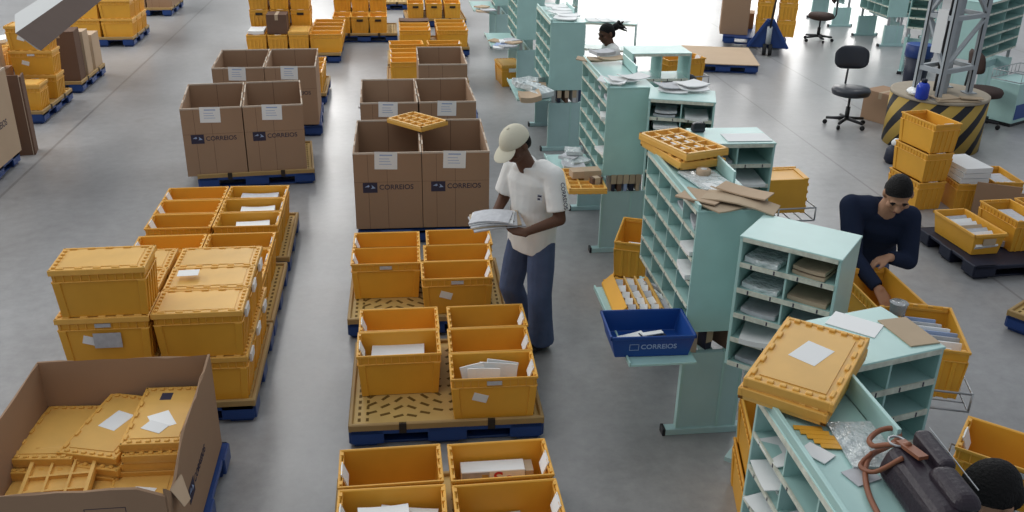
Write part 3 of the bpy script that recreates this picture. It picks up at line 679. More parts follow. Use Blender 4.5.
# ------------------------------------------------------------------ sorting stations
def rack_kit(name, L, D, cols, rows, back=True, stand=True, tray=False, top='plain', z0=.75, z1=1.52, slim=False, plate=(.2, .66)):
    hz = z0 - .165
    k = Kit(name); t = .016
    b = MB().use('teal')
    b.box(0, L, 0, D, z0 - .012, z0); k.part('bottom_panel', b, bevel=.002)
    for x in (0, L - t): k.part('end_panel', MB().use('teal').box(x, x + t, 0, D, z0, z1 - .014), bevel=.002)
    if back: k.part('back_panel', MB().use('teal').box(t, L - t, D - .008, D, z0, z1 - .014))
    k.part('top_panel', MB().use('teal').box(-.004, L + .004, -.004, D + .004, z1 - .014, z1), bevel=.003)
    for r in range(rows):
        z = z0 + (z1 - .014 - z0) * r / rows
        s = MB().use('teal')
        if r: s.box(t, L - t, .004, D - .01, z - .006, z + .006)
        hs = .009 if cols > 2 else .013; s.use('strip').box(t, L - t, -.004, .004, z - hs, z + hs)
        s.use('ink')
        for i in range(cols * 2): x = t + (L - 2 * t) * (i + .5) / cols / 2; s.box(x - .004, x + .004, -.0048, -.004, z - hs * .85, z + hs * .85)
        k.part('shelf', s)
    k.part('shelf', MB().use('strip').box(t, L - t, -.006, -.003, z1 - .03, z1 - .006))
    for c in range(1, cols):
        x = t + (L - 2 * t) * c / cols; k.part('divider', MB().use('teal').box(x - .005, x + .005, .006, D - .01, z0, z1 - .014))
    if top == 'lip':
        k.part('front_lip', MB().use('teal').box(0, L, 0, .018, z1, z1 + .035), bevel=.002)
        k.part('partition_plate', MB().use('teal').box(L * plate[0], L * plate[1], D - .07, D - .055, z1, z1 + .095).box(L * plate[0], L * plate[1], D - .07, D - .02, z1, z1 + .008), bevel=.002)
    if slim:
        for x in (.04, L - .08): k.part('leg', MB().use('tealpanel').box(x, x + .04, D - .10, D - .05, .03, z0 - .012)); k.part('foot_bar', MB().use('tealpanel').box(x - .005, x + .045, D * .35, D + .02, 0, .03))
    elif stand:
        for x in (.01, L - .05):
            p = MB().use('tealpanel').box(x, x + .035, .02, D - .01, .04, hz); p.use('teal')
            for y in (.015, D * .68, D - .012): p.box(x - .004, x + .040, y - .006, y + .010, .04, hz + .005)
            k.part('pedestal', p)
            k.part('foot_bar', MB().use('tealpanel').box(x - .015, x + .05, -.06, D + .05, 0.0, .045).use('black').box(x - .018, x + .053, -.075, -.055, 0, .05).box(x - .018, x + .053, D + .045, D + .065, 0, .05), bevel=.003)
            for y in (.05, D - .08): k.part('post', MB().use('metal').box(x, x + .03, y, y + .04, hz, z0 - .012))
        k.part('cross_rail', MB().use('tealpanel').box(.04, L - .04, D * .5, D * .5 + .03, .45, .55))
    if tray:
        x0, x1 = L - .72, L + .28
        s = MB().use('teal').box(x0, x1, -.40, -.01, .690, .705); s.box(x0, x1, -.405, -.394, .690, .72)
        k.part('side_shelf', s, bevel=.002)
        for xb in (x0 + .2, x1 - .35): k.part('shelf_bracket', MB().use('tealpanel').bar((xb, .1, .55), (xb, -.36, .685), .03, .03))
    return k
LR = rack_kit('sorting_rack', 1.10, .40, 4, 5, tray=True, top='lip')
LRD = rack_kit('sorting_rack', 1.10, .40, 4, 5, tray=False, top='lip', plate=(.01, .36))
LRn = rack_kit('sorting_rack', 1.10, .38, 4, 5, tray=False, top='lip', z0=.55, z1=1.42)
RR = rack_kit('sorting_rack', .53, .38, 2, 5, slim=True)
RO = rack_kit('sorting_rack', .60, .36, 2, 3, back=False, slim=True)
ROL = rack_kit('sorting_rack', .70, .34, 2, 2, back=False, slim=True, z0=.55, z1=1.25)
def Lrack(x, ynear, lab, dep=0, kit=LR): return kit.place(lab, 'mail rack', (x, ynear + 1.10, 0), -PI / 2)
T = 'teal pigeonhole rack '
LRD.place(T + 'with a closed lid and bag lying on top, nearest the camera', 'mail rack', (1.31, 2.80, 0), -PI / 2 + .0)
Lrack(1.66, 4.65, T + 'with loose cardboard and grid lid on top, beside the blue bin')
Lrack(1.76, 7.46, T + 'behind the man in white, brown papers along its top')
Lrack(1.76, 10.45, T + 'with white papers over its top and plastic wrap on the side shelf')
Lrack(1.76, 13.4, T + 'fourth along the aisle, newspapers on its side shelf')
Lrack(1.76, 16.4, T + 'farthest along the aisle')
def rz_of(a, b): return math.atan2(b[1] - a[1], b[0] - a[0])
RR.place(T + 'turned towards the aisle, ten pigeonholes stuffed with mail, shiny top', 'mail rack', (1.78, 4.29, 0), -.705)
RR.place(T + 'carrying a white sheet and a brown card on its clear top', 'mail rack', (1.71, 2.945, 0), .25)
RR.place(T + 'with a long white sheet on top, before the bare concrete', 'mail rack', (2.07, 5.87, 0), -.01)
RR.place(T + 'heaped with white papers on top, beside the grid lid', 'mail rack', (2.02, 7.10, 0), -.30)
RO.place(T + 'open through the back, behind the brown papers', 'mail rack', (2.30, 8.78, 0), .02)
ROL.place(T + 'open through the back, low, just beyond the seated woman', 'mail rack', (2.44, 12.0, 0), -.30)
RO.place(T + 'open through the back, at the frame top beyond the woman', 'mail rack', (2.30, 14.7, 0), .0)
# racks across the hall
LRn.place(T + 'end-on at the frame top beside the tilted metal bracket', 'mail rack', (9.02, 17.4, 0), -PI / 2)
rack2 = rack_kit('sorting_rack', .85, .36, 2, 4, z0=.55, z1=1.42)
rack2.place(T + 'wide one between the end-on rack and the blue waste bin', 'mail rack', (9.45, 16.6, 0), .1)
LRn.place(T + 'behind the empty swivel chair at the frame top', 'mail rack', (8.95, 19.4, 0), -PI / 2)
rack3 = rack_kit('sorting_rack', .42, .4, 1, 5); rack3.place(T + 'narrow one standing above the blue waste bin', 'mail rack', (8.22, 14.2, 0), -.62)
rack4 = rack_kit('sorting_rack', 1.5, .42, 2, 5); rack4.place(T + 'large one behind the lattice tower, across the brown chair', 'mail rack', (7.93, 11.75, 0), .66)
e = empty('teal_cabinet', 'low teal cabinet at the frame edge with a wire basket top', 'cabinet', (8.15, 11.05, 0), .5)
ob('body', MB().use('teal').box(0, .7, 0, .4, .05, .58), e, bevel=.004); ob('plinth', MB().use('black').box(.02, .68, .02, .38, 0, .05), e)
b = MB().use('metal')
for z in (.6, .72):
    b.tube([(0, 0, z), (.7, 0, z), (.7, .4, z), (0, .4, z)], .007, 6, True)
for i in range(8): b.tube([(i * .1, 0, .59), (i * .1, 0, .72)], .004, 5); b.tube([(i * .1, .4, .59), (i * .1, .4, .72)], .004, 5)
ob('wire_basket', b, e)
b = MB().use('bluebin').box(.03, .67, -.006, 0, .1, .3); ob('blue_panel', b, e)

# mail in the pigeonholes: (rack origin, rz, length, depth, cols, rows) -> local slots
def slots(o, rz, L, D, cols, rows, items, where, z0=.75, z1=1.52, loose=False):
    R_ = Matrix.Translation((o[0], o[1], 0)) @ Matrix.Rotation(rz, 4, 'Z'); t = .016
    for n, (c, r, m, th, lab) in enumerate(items):
        cw = (L - 2 * t) / cols; z = z0 + (z1 - .014 - z0) * r / rows + .0075
        p = R_ @ V((t + cw * (c + .5), .03 + D * .42, z))
        mats = m
        rnd = random.Random(n * 13 + int(o[1] * 100))
        w = min(cw - .03, .24) * rnd.uniform(.72, .95); dd = min(D - .07, .30)
        k = max(1, int(th / (.012 if loose else .03)))
        for i in range(k):
            p2 = R_ @ V((t + cw * (c + .5) + rnd.uniform(-.004, .004), .02 + D * .42 - (.05 if m == 'paper' and i == k - 1 else 0) + rnd.uniform(-.01, .01), z + i * th / k))
            sheet(lab + ' in the %s pigeonhole, %s column, of ' % (['lowest', 'second lowest', 'middle', 'second highest', 'top'][r], ORD[c]) + where, ('mail in one pigeonhole of ' + where) if k > 1 else None,
                  tuple(p2), (w, dd, .004 if loose else th / k * .62), (rnd.uniform(0, .10 if loose else .05), rnd.uniform(-.10, .05) if loose else rnd.uniform(-.05, .05), rz + rnd.uniform(-.3, .3) * (1 if loose else .6)), mats, 'mail', 'mail_bundle', .012, seed=i)
slots((1.78, 4.29), -.705, .53, .38, 2, 5, [(0, 4, 'clear', .05, 'plastic-wrapped mail'), (1, 4, 'kraft', .06, 'brown parcel'), (0, 3, 'clear', .045, 'plastic-wrapped mail'), (1, 3, 'kraft', .04, 'brown mail'),
      (0, 2, 'papergrey', .04, 'mixed mail'), (0, 1, 'paper', .05, 'white mail'), (0, 0, 'papergrey', .04, 'grey mail'), (1, 2, 'papergrey', .02, 'flat mail')], 'the rack turned to the aisle')
slots((1.31, 2.80), -PI / 2, 1.10, .40, 4, 5, [(0, 4, 'paper', .02, 'white mail'), (0, 3, 'paper', .05, 'white mail'), (0, 2, 'paper', .06, 'white mail'), (1, 3, 'papergrey', .05, 'grey mail'), (1, 2, 'paper', .06, 'white mail'),
      (2, 4, 'kraft', .02, 'brown mail'), (2, 3, 'paper', .04, 'white mail'), (0, 1, 'paper', .08, 'white mail'), (1, 1, 'papergrey', .06, 'grey mail'), (3, 3, 'papergrey', .04, 'grey mail')], 'the rack nearest the camera', loose=True)
slots((1.66, 5.75), -PI / 2, 1.10, .40, 4, 5, [(3, 3, 'paper', .04, 'white mail'), (3, 2, 'paper', .05, 'white mail'), (2, 4, 'papergrey', .03, 'grey mail'), (3, 4, 'papergrey', .05, 'grey mail')], 'the rack beside the blue bin')
slots((1.76, 8.56), -PI / 2, 1.10, .40, 4, 5, [(2, 4, 'papergrey', .06, 'grey mail'), (3, 3, 'paper', .05, 'white mail'), (2, 3, 'papergrey', .04, 'grey mail'), (3, 1, 'paper', .04, 'white mail'), (3, 4, 'papergrey', .05, 'grey mail')], 'the rack behind the man')
slots((2.02, 7.10), -.30, .53, .38, 2, 5, [(0, 4, 'papergrey', .06, 'grey mail'), (1, 4, 'paper', .03, 'white mail'), (1, 3, 'kraft', .04, 'brown mail'), (0, 3, 'paper', .10, 'white mail')], 'the rack heaped with white papers')
slots((2.07, 5.87), -.01, .53, .38, 2, 5, [(0, 4, 'papergrey', .03, 'grey mail'), (1, 3, 'paper', .03, 'white mail'), (0, 3, 'bluebin', .04, 'blue folder')], 'the rack before the bare concrete')

# things on the racks
k2 = flat_lid_kit('crate_lid', 1)
LID.place('yellow lid lying under the stickered lid on the nearest rack', 'lid', (1.505, 2.845, 1.57), 0, rot=(0, -.03, .86))
k2.place('stickered yellow lid lying slanted on the nearest rack, on top of another lid', 'lid', (1.515, 2.85, 1.612), 0, rot=(0, -.03, .89))
sheet('white form lying on the rack with the brown card', None, (1.93, 3.29, 1.521), (.21, .14, .003), (0, 0, -.75), curl=.0, cat='paper', name='paper_sheet')
sheet('brown card lying on the rack with the white form', None, (2.13, 3.205, 1.521), (.14, .23, .006), (0, 0, .13), 'kraft', curl=.0, cat='card', name='card_sheet')
sheet('clear plastic sheet crumpled over the nearest rack top', None, (1.555, 2.45, 1.523), (.17, .26, .008), (0, 0, -.08), 'clear', curl=.003, cat='plastic sheet', name='plastic_sheet')
for i in range(5): sheet('yellow address card laid in a row on the nearest rack top', 'yellow cards on the nearest rack', (1.405 + i * .012, 2.565 - .030 * i, 1.522 + i * .001), (.10, .024, .004), (0, 0, -.2), 'yel', curl=0, cat='card', name='address_card', seed=i)
sheet('white printed card beside the yellow cards on the nearest rack', None, (1.375, 2.42, 1.524), (.07, .10, .004), (0, 0, .6), curl=0, cat='card', name='address_card')
sheet('torn grey slip on the nearest rack below the plastic sheet', None, (1.47, 2.29, 1.523), (.1, .08, .003), (0, 0, .3), 'papergrey', curl=0, cat='paper', name='paper_sheet')
# cardboard pieces on the second rack
for i, (x, y, a, b_, rz, m, lab) in enumerate([(1.80, 4.78, .30, .34, .5, 'kraft', 'flat kraft envelope lowest in the pile on the rack by the blue bin'), (1.72, 4.80, .20, .24, .9, 'cardpale', 'pale board under the kraft sheets on the rack by the blue bin'),
         (1.93, 4.72, .42, .17, -.6, 'kraft', 'long kraft sheet bent over the end of the rack by the blue bin'), (1.98, 4.80, .30, .14, -.75, 'cardpale', 'narrow pale kraft strip on the rack by the blue bin')]):
    sheet(lab, None, (x, y, 1.525 + i * .014), (a, b_, .008), (.0, .05 if i == 2 else .02, rz), m, 'cardboard', 'cardboard_sheet', curl=-.03 if i == 2 else .01)
LID.place('yellow lid under the grid-side-up lid on the rack by the blue bin', 'lid', (1.83, 5.56, 1.565), 1.80)
LID.place('grid-side-up yellow lid on the rack by the blue bin', 'lid', (1.83, 5.56, 1.632), 0, rot=(PI, 0.02, 1.90))
for i in range(6): sheet('white slip lying in the grid of the upturned lid', 'slips in the upturned lid', (1.82 + (i % 2) * .10 - .035 * (i // 2), 5.43 + (i // 2) * .105 + .03 * (i % 2), 1.634), (.07, .06, .002), (0, 0, 1.90), curl=0, cat='paper', name='paper_slip')
sheet('clear plastic wrap with white paper on the rack by the blue bin', None, (1.86, 5.12, 1.523), (.22, .34, .012), (0, 0, .2), 'clear', cat='plastic sheet', name='plastic_sheet', curl=.015)
sheet('white sheet beside the partition plate of the rack by the blue bin', None, (1.90, 4.97, 1.53), (.14, .20, .005), (0, 0, .3), curl=.01, cat='paper', name='paper_sheet')
e = empty('tape_roll', 'pale roll of tape beneath the grid lid on the rack', 'tape', (1.87, 5.22, 1.5235)); b = MB().use('cardpale').lathe([(.04, 0), (.045, .005), (.045, .04), (.04, .045)], 18); ob('roll', b, e); ob('core', MB().use('paper').lathe([(.02, .0455), (.02, .0462)], 12), e)
sheet('long white sheet on the rack before the bare concrete', None, (2.43, 5.99, 1.522), (.32, .18, .004), (0, 0, -.03), curl=0, cat='paper', name='paper_sheet')
e = empty('pouch', 'small black pouch at the corner of the rack behind the grid lid', 'pouch', (2.13, 6.16, 1.521)); ob('body', MB().use('vinyl').taper(.05, .035, 0, .04, .025, .07), e, bevel=.012); ob('flap', MB().use('black').box(-.04, .04, -.032, -.026, .03, .07), e)
for i in range(4): sheet('white paper spread over the rack beside the grid lid', 'papers on the rack beside the grid lid', (2.28 + (i % 2) * .17, 7.32 + .05 * (i // 2), 1.523 + i * .012), (.24, .2, .008), (0, .03, -.3 + .25 * i), 'paper' if i != 2 else 'papergrey', cat='paper', name='paper_sheet', seed=i, curl=.02)
for i in range(3): sheet('brown paper along the top of the rack behind the man', 'brown papers on the rack behind the man', (1.90 + .1 * (i - 1), 8.42 - .03 * i, 1.535 + i * .012), (.25, .14, .01), (0, .02, .3 * (i - 1)), 'kraft', cat='paper', name='paper_sheet', seed=i)
for i in range(3): sheet('white paper on the near end of the rack behind the man', 'white papers at the rack end behind the man', (1.93 + .1 * (i - 1), 7.60 + .03 * i, 1.535 + i * .01), (.24, .18, .006), (0, .03, .4 * (i - 1)), cat='paper', name='paper_sheet', seed=i, curl=.02)
for i in range(5): sheet('white paper covering the top of the wrapped-parcel rack', 'papers on the wrapped-parcel rack', (1.95 + .06 * (i % 2), 10.6 + .16 * i, 1.535 + .008 * i), (.26, .2, .01), (0, .02, .3 * (i % 3 - 1)), cat='paper', name='paper_sheet', seed=i, curl=.015)
for i in range(3): sheet('white paper on the see-through rack beyond the woman', 'papers on the see-through rack', (2.62 + .15 * i, 12.10 - .05 * i, 1.252 + .006 * i), (.22, .26, .006), (0, 0, .15 * i), cat='paper', name='paper_sheet', seed=i, curl=.005)
sheet('grey bundle lying at the far end of the brown papers on the rack', None, (1.93, 8.50, 1.575), (.2, .16, .03), (.0, .0, .3), 'papergrey', 'mail', 'mail_bundle', curl=.02)
# side shelves
def bin_blue():
    e = empty('letter_bin', 'bright blue open letter bin on the side shelf, word printed on its front', 'bin', (1.41, 4.60, .7065), -.03)
    b = MB().use('bluebin'); tray_shell(b, .245, .165, .135, .215, .15); ob('tub', b, e, bevel=.003)
    r = MB().use('bluebin')
    r.box(-.25, .25, -.17, -.158, .120, .140).box(-.25, .25, .158, .170, .120, .140).box(-.25, -.238, -.17, .17, .120, .140).box(.238, .25, -.17, .17, .120, .140); ob('rim', r, e, bevel=.002)
    o = ob('printed_word', logo_mesh(.044, ink='inkpale', fg='bluebin', outline=True), e, X(-.07, -.1588, .068) @ Matrix.Rotation(PI / 2 + .11, 4, 'X')); o['label'] = 'pale printed word and emblem'
bin_blue()
sheet('white letter lying in the blue letter bin', None, (1.32, 4.57, .74), (.16, .09, .03), (0, -.06, .25), curl=.005)
sheet('dark box with a pale edge in the blue letter bin', None, (1.44, 4.585, .74), (.15, .07, .035), (0, 0, .2), 'navy', 'box', 'flat_box', curl=0)
sheet('pale strip of paper on the dark box in the blue letter bin', None, (1.44, 4.585, .78), (.13, .035, .006), (0, 0, .2), curl=0, cat='paper', name='paper_slip')
e = empty('card_tray', 'yellow tray of white cards in rows beside the blue bin', 'tray', (1.465, 5.15, .7065), -.03)
b = MB().use('yel').box(-.15, .15, -.24, .24, 0, .012).hexa([(-.16, -.24, 0), (-.09, -.24, 0), (-.09, .24, 0), (-.16, .24, 0)], [(-.16, -.24, .02), (-.09, -.24, .085), (-.09, .24, .085), (-.16, .24, .02)]).box(.14, .152, -.24, .24, 0, .05).box(-.15, .15, -.245, -.235, 0, .04).box(-.15, .15, .235, .245, 0, .04); ob('tray', b, e, bevel=.003)
for i in range(3): ob('row_divider', MB().use('lid').box(-.018 + i * .072, -.008 + i * .072, -.23, .23, .012, .065), e)
for i in range(3):
    for j in range(5):
        sheet('small white card pack in the yellow tray beside the blue bin', 'card packs in the yellow tray', (1.415 + i * .072, 4.965 + j * .090, .735), (.048, .056, .024), (.35, .1 * ((i + j) % 3 - 1), .2 * ((i * j) % 3 - 1)), 'paper' if (i + j) % 4 else 'papergrey', 'card pack', 'card_pack', curl=.002, seed=i * 5 + j)
for i in range(3): sheet('grey plastic-wrapped mail heaped against the rack beside the card tray', 'wrapped mail beside the card tray', (1.63, 5.02 + i * .13, .712 + .006 * i), (.04, .14, .02), (.1, .2, .4 * i), 'clear' if i % 2 else 'papergrey', 'mail', 'mail_bundle', curl=.02, seed=i)
LID.place('grid-side-up yellow lid on the side shelf behind the man in white', 'lid', (1.575, 7.37, .735), 0, rot=(PI, 0, 1.53))
e = closed_box('cardboard_box', .26, .12, .06, 'cardpale').place('flat pale box lying on the yellow lid behind the man', 'box', (1.6, 7.44, .745), .1)
e = closed_box('hand_stamp', .1, .06, .05, 'carddark').place('small dark block lying on the yellow lid behind the man', 'block', (1.66, 7.26, .745), .3)
for i in range(4): sheet('wrapped mail at the rear of the side shelf behind the man', 'wrapped mail behind the man', (1.56 + .05 * (i % 2), 7.78 + i * .09, .71 + .012 * i), (.2, .15, .03), (.05, .06, .5 * i), 'clear' if i % 2 else 'papergrey', 'mail', 'mail_bundle', curl=.02, seed=i)
for i in range(6): sheet('plastic-wrapped parcel heaped on the side shelf under white papers', 'wrapped parcels on the side shelf', (1.50 + .13 * (i % 2), 10.15 + .12 * i, .712 + .02 * (i % 3)), (.24, .22, .06), (.1, .1 * (i % 3 - 1), .5 * i), 'clear' if i % 3 else 'cardpale', 'parcel', 'wrapped_parcel', curl=.04, seed=i)
for i in range(7): sheet('magazine lying on the side shelf of the fourth rack', 'magazines on the fourth side shelf', (1.48 + .10 * (i % 3), 12.95 + .16 * (i // 2), .712 + .02 * (i % 3)), (.22, .16, .02), (0, .03, .4 * i), ['paper', 'papergrey', 'cardpale', 'inkpale'][i % 4], 'magazine', 'magazine', curl=.01, seed=i)
for i in range(5): sheet('magazine lying on the side shelf of the farthest rack', 'magazines on the farthest side shelf', (1.5 + .1 * (i % 2), 15.95 + .18 * (i // 2), .712 + .02 * (i % 3)), (.22, .18, .02), (0, .03, .4 * i), ['cardpale', 'papergrey', 'kraft'][i % 3], 'magazine', 'magazine', curl=.01, seed=i)
# crates and odds standing between racks
for z in range(2): CR.place('yellow crate on the floor beside the rack stand, %s of two, behind the card tray' % ['lower', 'upper'][z], 'crate', (1.86, 6.52, .0 + z * .305), 1.20)
for z in range(2): CR.place('yellow crate %s on the floor beyond the nearest rack' % ['holding white mail stacked', 'underneath, standing'][1 - z], 'crate', (1.95, 3.90, z * .305), 1.35)
for i in range(3): sheet('white letter standing in the crate beyond the nearest rack', 'letters in the crate beyond the nearest rack', (1.89 + i * .03, 3.86 - .05 * i, .50), (.2, .24, .012), (PI / 2 - .3, 0, 1.2), curl=.01, seed=i)
CRL.place('lidded yellow crate on the floor under the magazines side shelf', 'crate', (1.70, 13.85, 0), .1 + PI / 2)
for i in range(5): closed_box('folder', .03 + .01 * (i % 2), .2, .15, ['navy', 'carddark', 'inkpale', 'navy', 'kraft'][i]).place('file folder standing in the gap under the rack behind the man, %s from the shelf' % ORD[i], 'folder', (1.86 + i * .055, 7.56, .588), .05)
for i in range(3): closed_box('folder', .04, .2, .14, ['navy', 'carddark', 'papergrey'][i]).place('dark folder in the gap under the wrapped-parcel rack, %s from the aisle' % ORD[i], 'folder', (1.88 + i * .09, 10.55, .588), .1)
for i in range(2): closed_box('folder', .05, .18, .13, ['navy', 'carddark'][i]).place('dark bundle in the gap under the rack by the blue bin, %s' % ['outer', 'inner'][i], 'folder', (1.80 + i * .13, 4.78, .588), .4)
# wire basket stands
def stand(lab, x, y, rz, L, D, z=.72):
    e = empty('basket_stand', lab, 'stand', (x, y, 0), rz); b = MB().use('metal')
    l, d = L / 2, D / 2
    for zz in (z - .006, z + .10): b.tube([(-l, -d, zz), (l, -d, zz), (l, d, zz), (-l, d, zz)], .007, 6, True)
    for p in ((-l, -d), (l, -d), (l, d), (-l, d), (0, -d), (0, d)): b.tube([(p[0], p[1], z), (p[0], p[1], z + .1)], .006, 6)
    for i in range(1, 7): b.tube([(-l + L * i / 7, -d, z - .010), (-l + L * i / 7, d, z - .010)], .004, 5)
    ob('wire_basket', b, e)
    ob('post', MB().use('greysteel').box(-.03, .03, -.03, .03, .04, z - .012), e); ob('foot', MB().use('greysteel').box(-l * .9, l * .9, -.03, .03, 0, .045).box(-.03, .03, -d, d, 0, .045), e)
stand('wire basket stand holding the crate of letters beside the brown card rack', 2.85, 4.10, 1.25, .66, .36)
CR.place('yellow crate of standing letters in the wire basket beside the brown card', 'crate', (2.855, 4.11, .722), 1.22)
for i in range(6): sheet('letter standing in the crate beside the brown card', 'letters in the crate beside the brown card', (2.86 + .02 * math.sin(i), 3.96 + i * .055, .86), (.22, .27, .03), (PI / 2 - .35, 0, 1.22 - PI / 2), ['paper', 'papergrey', 'inkpale'][i % 3], curl=.004, seed=i)
e = empty('plastic_cup', 'clear plastic tub resting among the letters behind the brown card', 'tub', (2.745, 4.27, 1.0)); ob('wall', MB().use('glasspl').lathe([(.04, 0), (.048, .085), (.044, .087), (.036, .004)], 18), e); ob('rim', MB().use('glasspl').lathe([(.048, .083), (.053, .087), (.048, .092)], 18), e)
stand('wire basket stand carrying the single crate before the bare concrete', 2.91, 6.56, .05, .62, .40, z=.72)
CR.place('yellow crate tipped on its side in the wire basket before the bare concrete', 'crate', (2.95, 6.47, .722 + .16), 0, rot=(-PI / 2 - .06, 0, .04))
stand('wire basket stand under the crate the man in navy reaches into', 2.86, 4.66, PI / 2 - .02, .60, .38, z=.69)
CR.place('open yellow crate the man in the navy sweater reaches into', 'crate', (2.86, 4.66, .692), PI / 2 - .02)
for i in range(3): sheet('white paper under the hand in the crate of the man in navy', 'papers under the hand of the man in navy', (2.84 + .01 * i, 4.54 + .03 * i, .71 + .035 * i), (.24, .2, .03), (0, .04, 1.6 + .2 * i), curl=.01, seed=i)
stand('wire basket stand at the frame edge under the open crate', 2.80, 3.16, -.73, .62, .38, z=.59)
CR.place('open yellow crate showing its inner wall beside the black head of hair', 'crate', (2.80, 3.16, .592), -.73)
sheet('pale board lying in the crate beside the black head of hair', None, (2.80, 3.15, .62), (.40, .23, .02), (0, 0, -.73), 'cardpale', 'cardboard', 'cardboard_sheet', curl=.004)
stand('wire basket stand of the rack behind the brown papers', 3.42, 10.80, .1, .62, .38, z=.74)
CR.place('yellow crate above the black chair back behind the white papers', 'crate', (3.43, 10.82, .742), .25)

# ------------------------------------------------------------------ right-hand hall
PALC = pallet_kit('plastic_pallet', 1.10, 1.35, deck=False)
PALC.place('low blue pallet topped with a brown cardboard sheet', 'pallet', (5.42, 15.0, 0), -.22)
sheet('brown cardboard sheet covering the low blue pallet', None, (5.42, 15.0, .139), (1.16, 1.40, .012), (0, 0, -.22), 'cardpale', 'cardboard', 'cardboard_sheet', curl=.004)
PALC.place('blue pallet lifted by the hand pallet truck', 'pallet', (6.72, 16.85, .06), -.35)
closed_box('cardboard_box', .5, .45, .75, 'card').place('tall brown carton on the truck pallet', 'box', (6.26, 16.72, .198), -.3)
closed_box('cardboard_box', .22, .3, .55, 'cardpale').place('pale carton behind the tall carton on the truck pallet', 'box', (6.38, 17.15, .198), -.3)
closed_box('cardboard_box', .38, .4, .28, 'card').place('low brown carton at the corner of the truck pallet', 'box', (6.66, 17.3, .198), -.4)
for i in range(2):
    for z in range(3): CR.place('yellow crate end-on on the truck pallet, %s stack, %s' % (['middle', 'outer'][i], ['bottom', 'second', 'top'][z]), 'crate', (6.80 + i * .36, 16.60 - i * .14, .2 + z * .304), PI / 2 - .35, skip=('address_sticker', 'front_sticker'))
e = empty('pallet_truck', 'blue hand pallet truck with upright handle in front of the loaded pallet', 'pallet truck', (6.55, 15.72, 0), -.35)
b = MB().use('blue')
b.add([(-.36, -.03, .12), (.36, -.03, .12), (.06, -.03, .62), (-.06, -.03, .62), (-.36, .03, .12), (.36, .03, .12), (.06, .03, .62), (-.06, .03, .62)], [(0, 1, 2, 3), (7, 6, 5, 4), (0, 4, 5, 1), (1, 5, 6, 2), (2, 6, 7, 3), (3, 7, 4, 0)])
ob('mast_plate', b, e, bevel=.006)
for s in (-1, 1):
    ob('fork', MB().use('blue').box(s * .2 - .07, s * .2 + .07, .0, 1.15, .135, .185), e, bevel=.006)
    ob('brace', MB().use('blue').bar((s * .34, -.05, .13), (s * .05, -.05, .6), .04, .05), e)
    ob('wheel', MB().use('rubber').lathe([(.03, -.03), (.095, -.03), (.1, -.02), (.1, .02), (.095, .03), (.03, .03)], 20, X(s * .05, -.08, .1, ry=PI / 2)), e)
ob('pump', MB().use('greysteel').tube([(0, -.08, .2), (0, -.08, .5)], .045, 12), e)
ob('handle', MB().use('black').tube([(0, -.1, .45), (.03, -.2, .9), (.05, -.28, 1.15), (.12, -.3, 1.22), (.12, -.32, 1.32), (-.04, -.32, 1.32), (-.04, -.3, 1.22), (.05, -.28, 1.15)], .018, 8), e)

def chair_kit(name, up):
    k = Kit(name); SH = .49
    s = MB().use(up); s.lathe([(.15, -.045), (.225, -.02), (.24, .03), (.22, .065), (.12, .08)], 26, X(0, 0, SH - .04), 1.05, 1.0); k.part('seat', s)
    b = MB().use(up)
    pts = []
    vs = []; fs = []; nx, nz = 10, 7
    for lay in (0, 1):
        for i in range(nx + 1):
            for j in range(nz + 1):
                u = -1 + 2 * i / nx; w_ = -1 + 2 * j / nz
                rx = .225 * (1 - .18 * abs(w_) ** 4); x = u * rx; z = .87 + w_ * .15 * (1 - .25 * abs(u) ** 4)
                th = .022 * (1 - max(abs(u), abs(w_)) ** 4) + .004
                vs.append((x, .225 - .05 * u * u + .02 * w_ + (th if lay else -th), z))
    L = (nx + 1) * (nz + 1); I = lambda l, i, j: l * L + i * (nz + 1) + j
    for i in range(nx):
        for j in range(nz): fs += [(I(0, i, j), I(0, i + 1, j), I(0, i + 1, j + 1), I(0, i, j + 1)), (I(1, i, j), I(1, i, j + 1), I(1, i + 1, j + 1), I(1, i + 1, j))]
    for i in range(nx): fs += [(I(0, i, 0), I(1, i, 0), I(1, i + 1, 0), I(0, i + 1, 0)), (I(0, i, nz), I(0, i + 1, nz), I(1, i + 1, nz), I(1, i, nz))]
    for j in range(nz): fs += [(I(0, 0, j), I(0, 0, j + 1), I(1, 0, j + 1), I(1, 0, j)), (I(0, nx, j), I(1, nx, j), I(1, nx, j + 1), I(0, nx, j + 1))]
    b.add(vs, fs, None, True); k.part('backrest', b)
    k.part('back_support', MB().use('black').tube([(0, .05, SH - .05), (0, .24, SH - .05), (0, .27, SH + .02), (0, .255, .82)], .014, 8))
    k.part('gas_post', MB().use('black').tube([(0, 0, .08), (0, 0, .26)], .03, 12).tube([(0, 0, .26), (0, 0, SH - .03)], .016, 10))
    for i in range(5):
        a = 2 * PI * i / 5 + .3; c, s_ = math.cos(a), math.sin(a)
        p = k.part('base_leg', MB().use('black').tube([(0, 0, .105), (.26 * c, .26 * s_, .085)], [.026, .018], 8))
        k.part('caster', MB().use('rubber').lathe([(.012, -.014), (.03, -.014), (.03, .014), (.012, .014)], 12, X(.265 * c, .265 * s_, .031, rz=a) @ Matrix.Rotation(PI / 2, 4, 'X')), p)
    return k
CH1 = chair_kit('office_chair', 'vinyl'); CH2 = chair_kit('office_chair', 'brownfab')
CH1.place('empty black swivel chair alone on the bare concrete', 'chair', (5.93, 11.28, 0), -.15)
CH2.place('swivel chair cut by the frame top beside the truck', 'chair', (8.0, 16.85, 0), -1.9)
CH2.place('brown swivel chair behind the striped pillar base', 'chair', (7.72, 11.15, 0), 1.45)
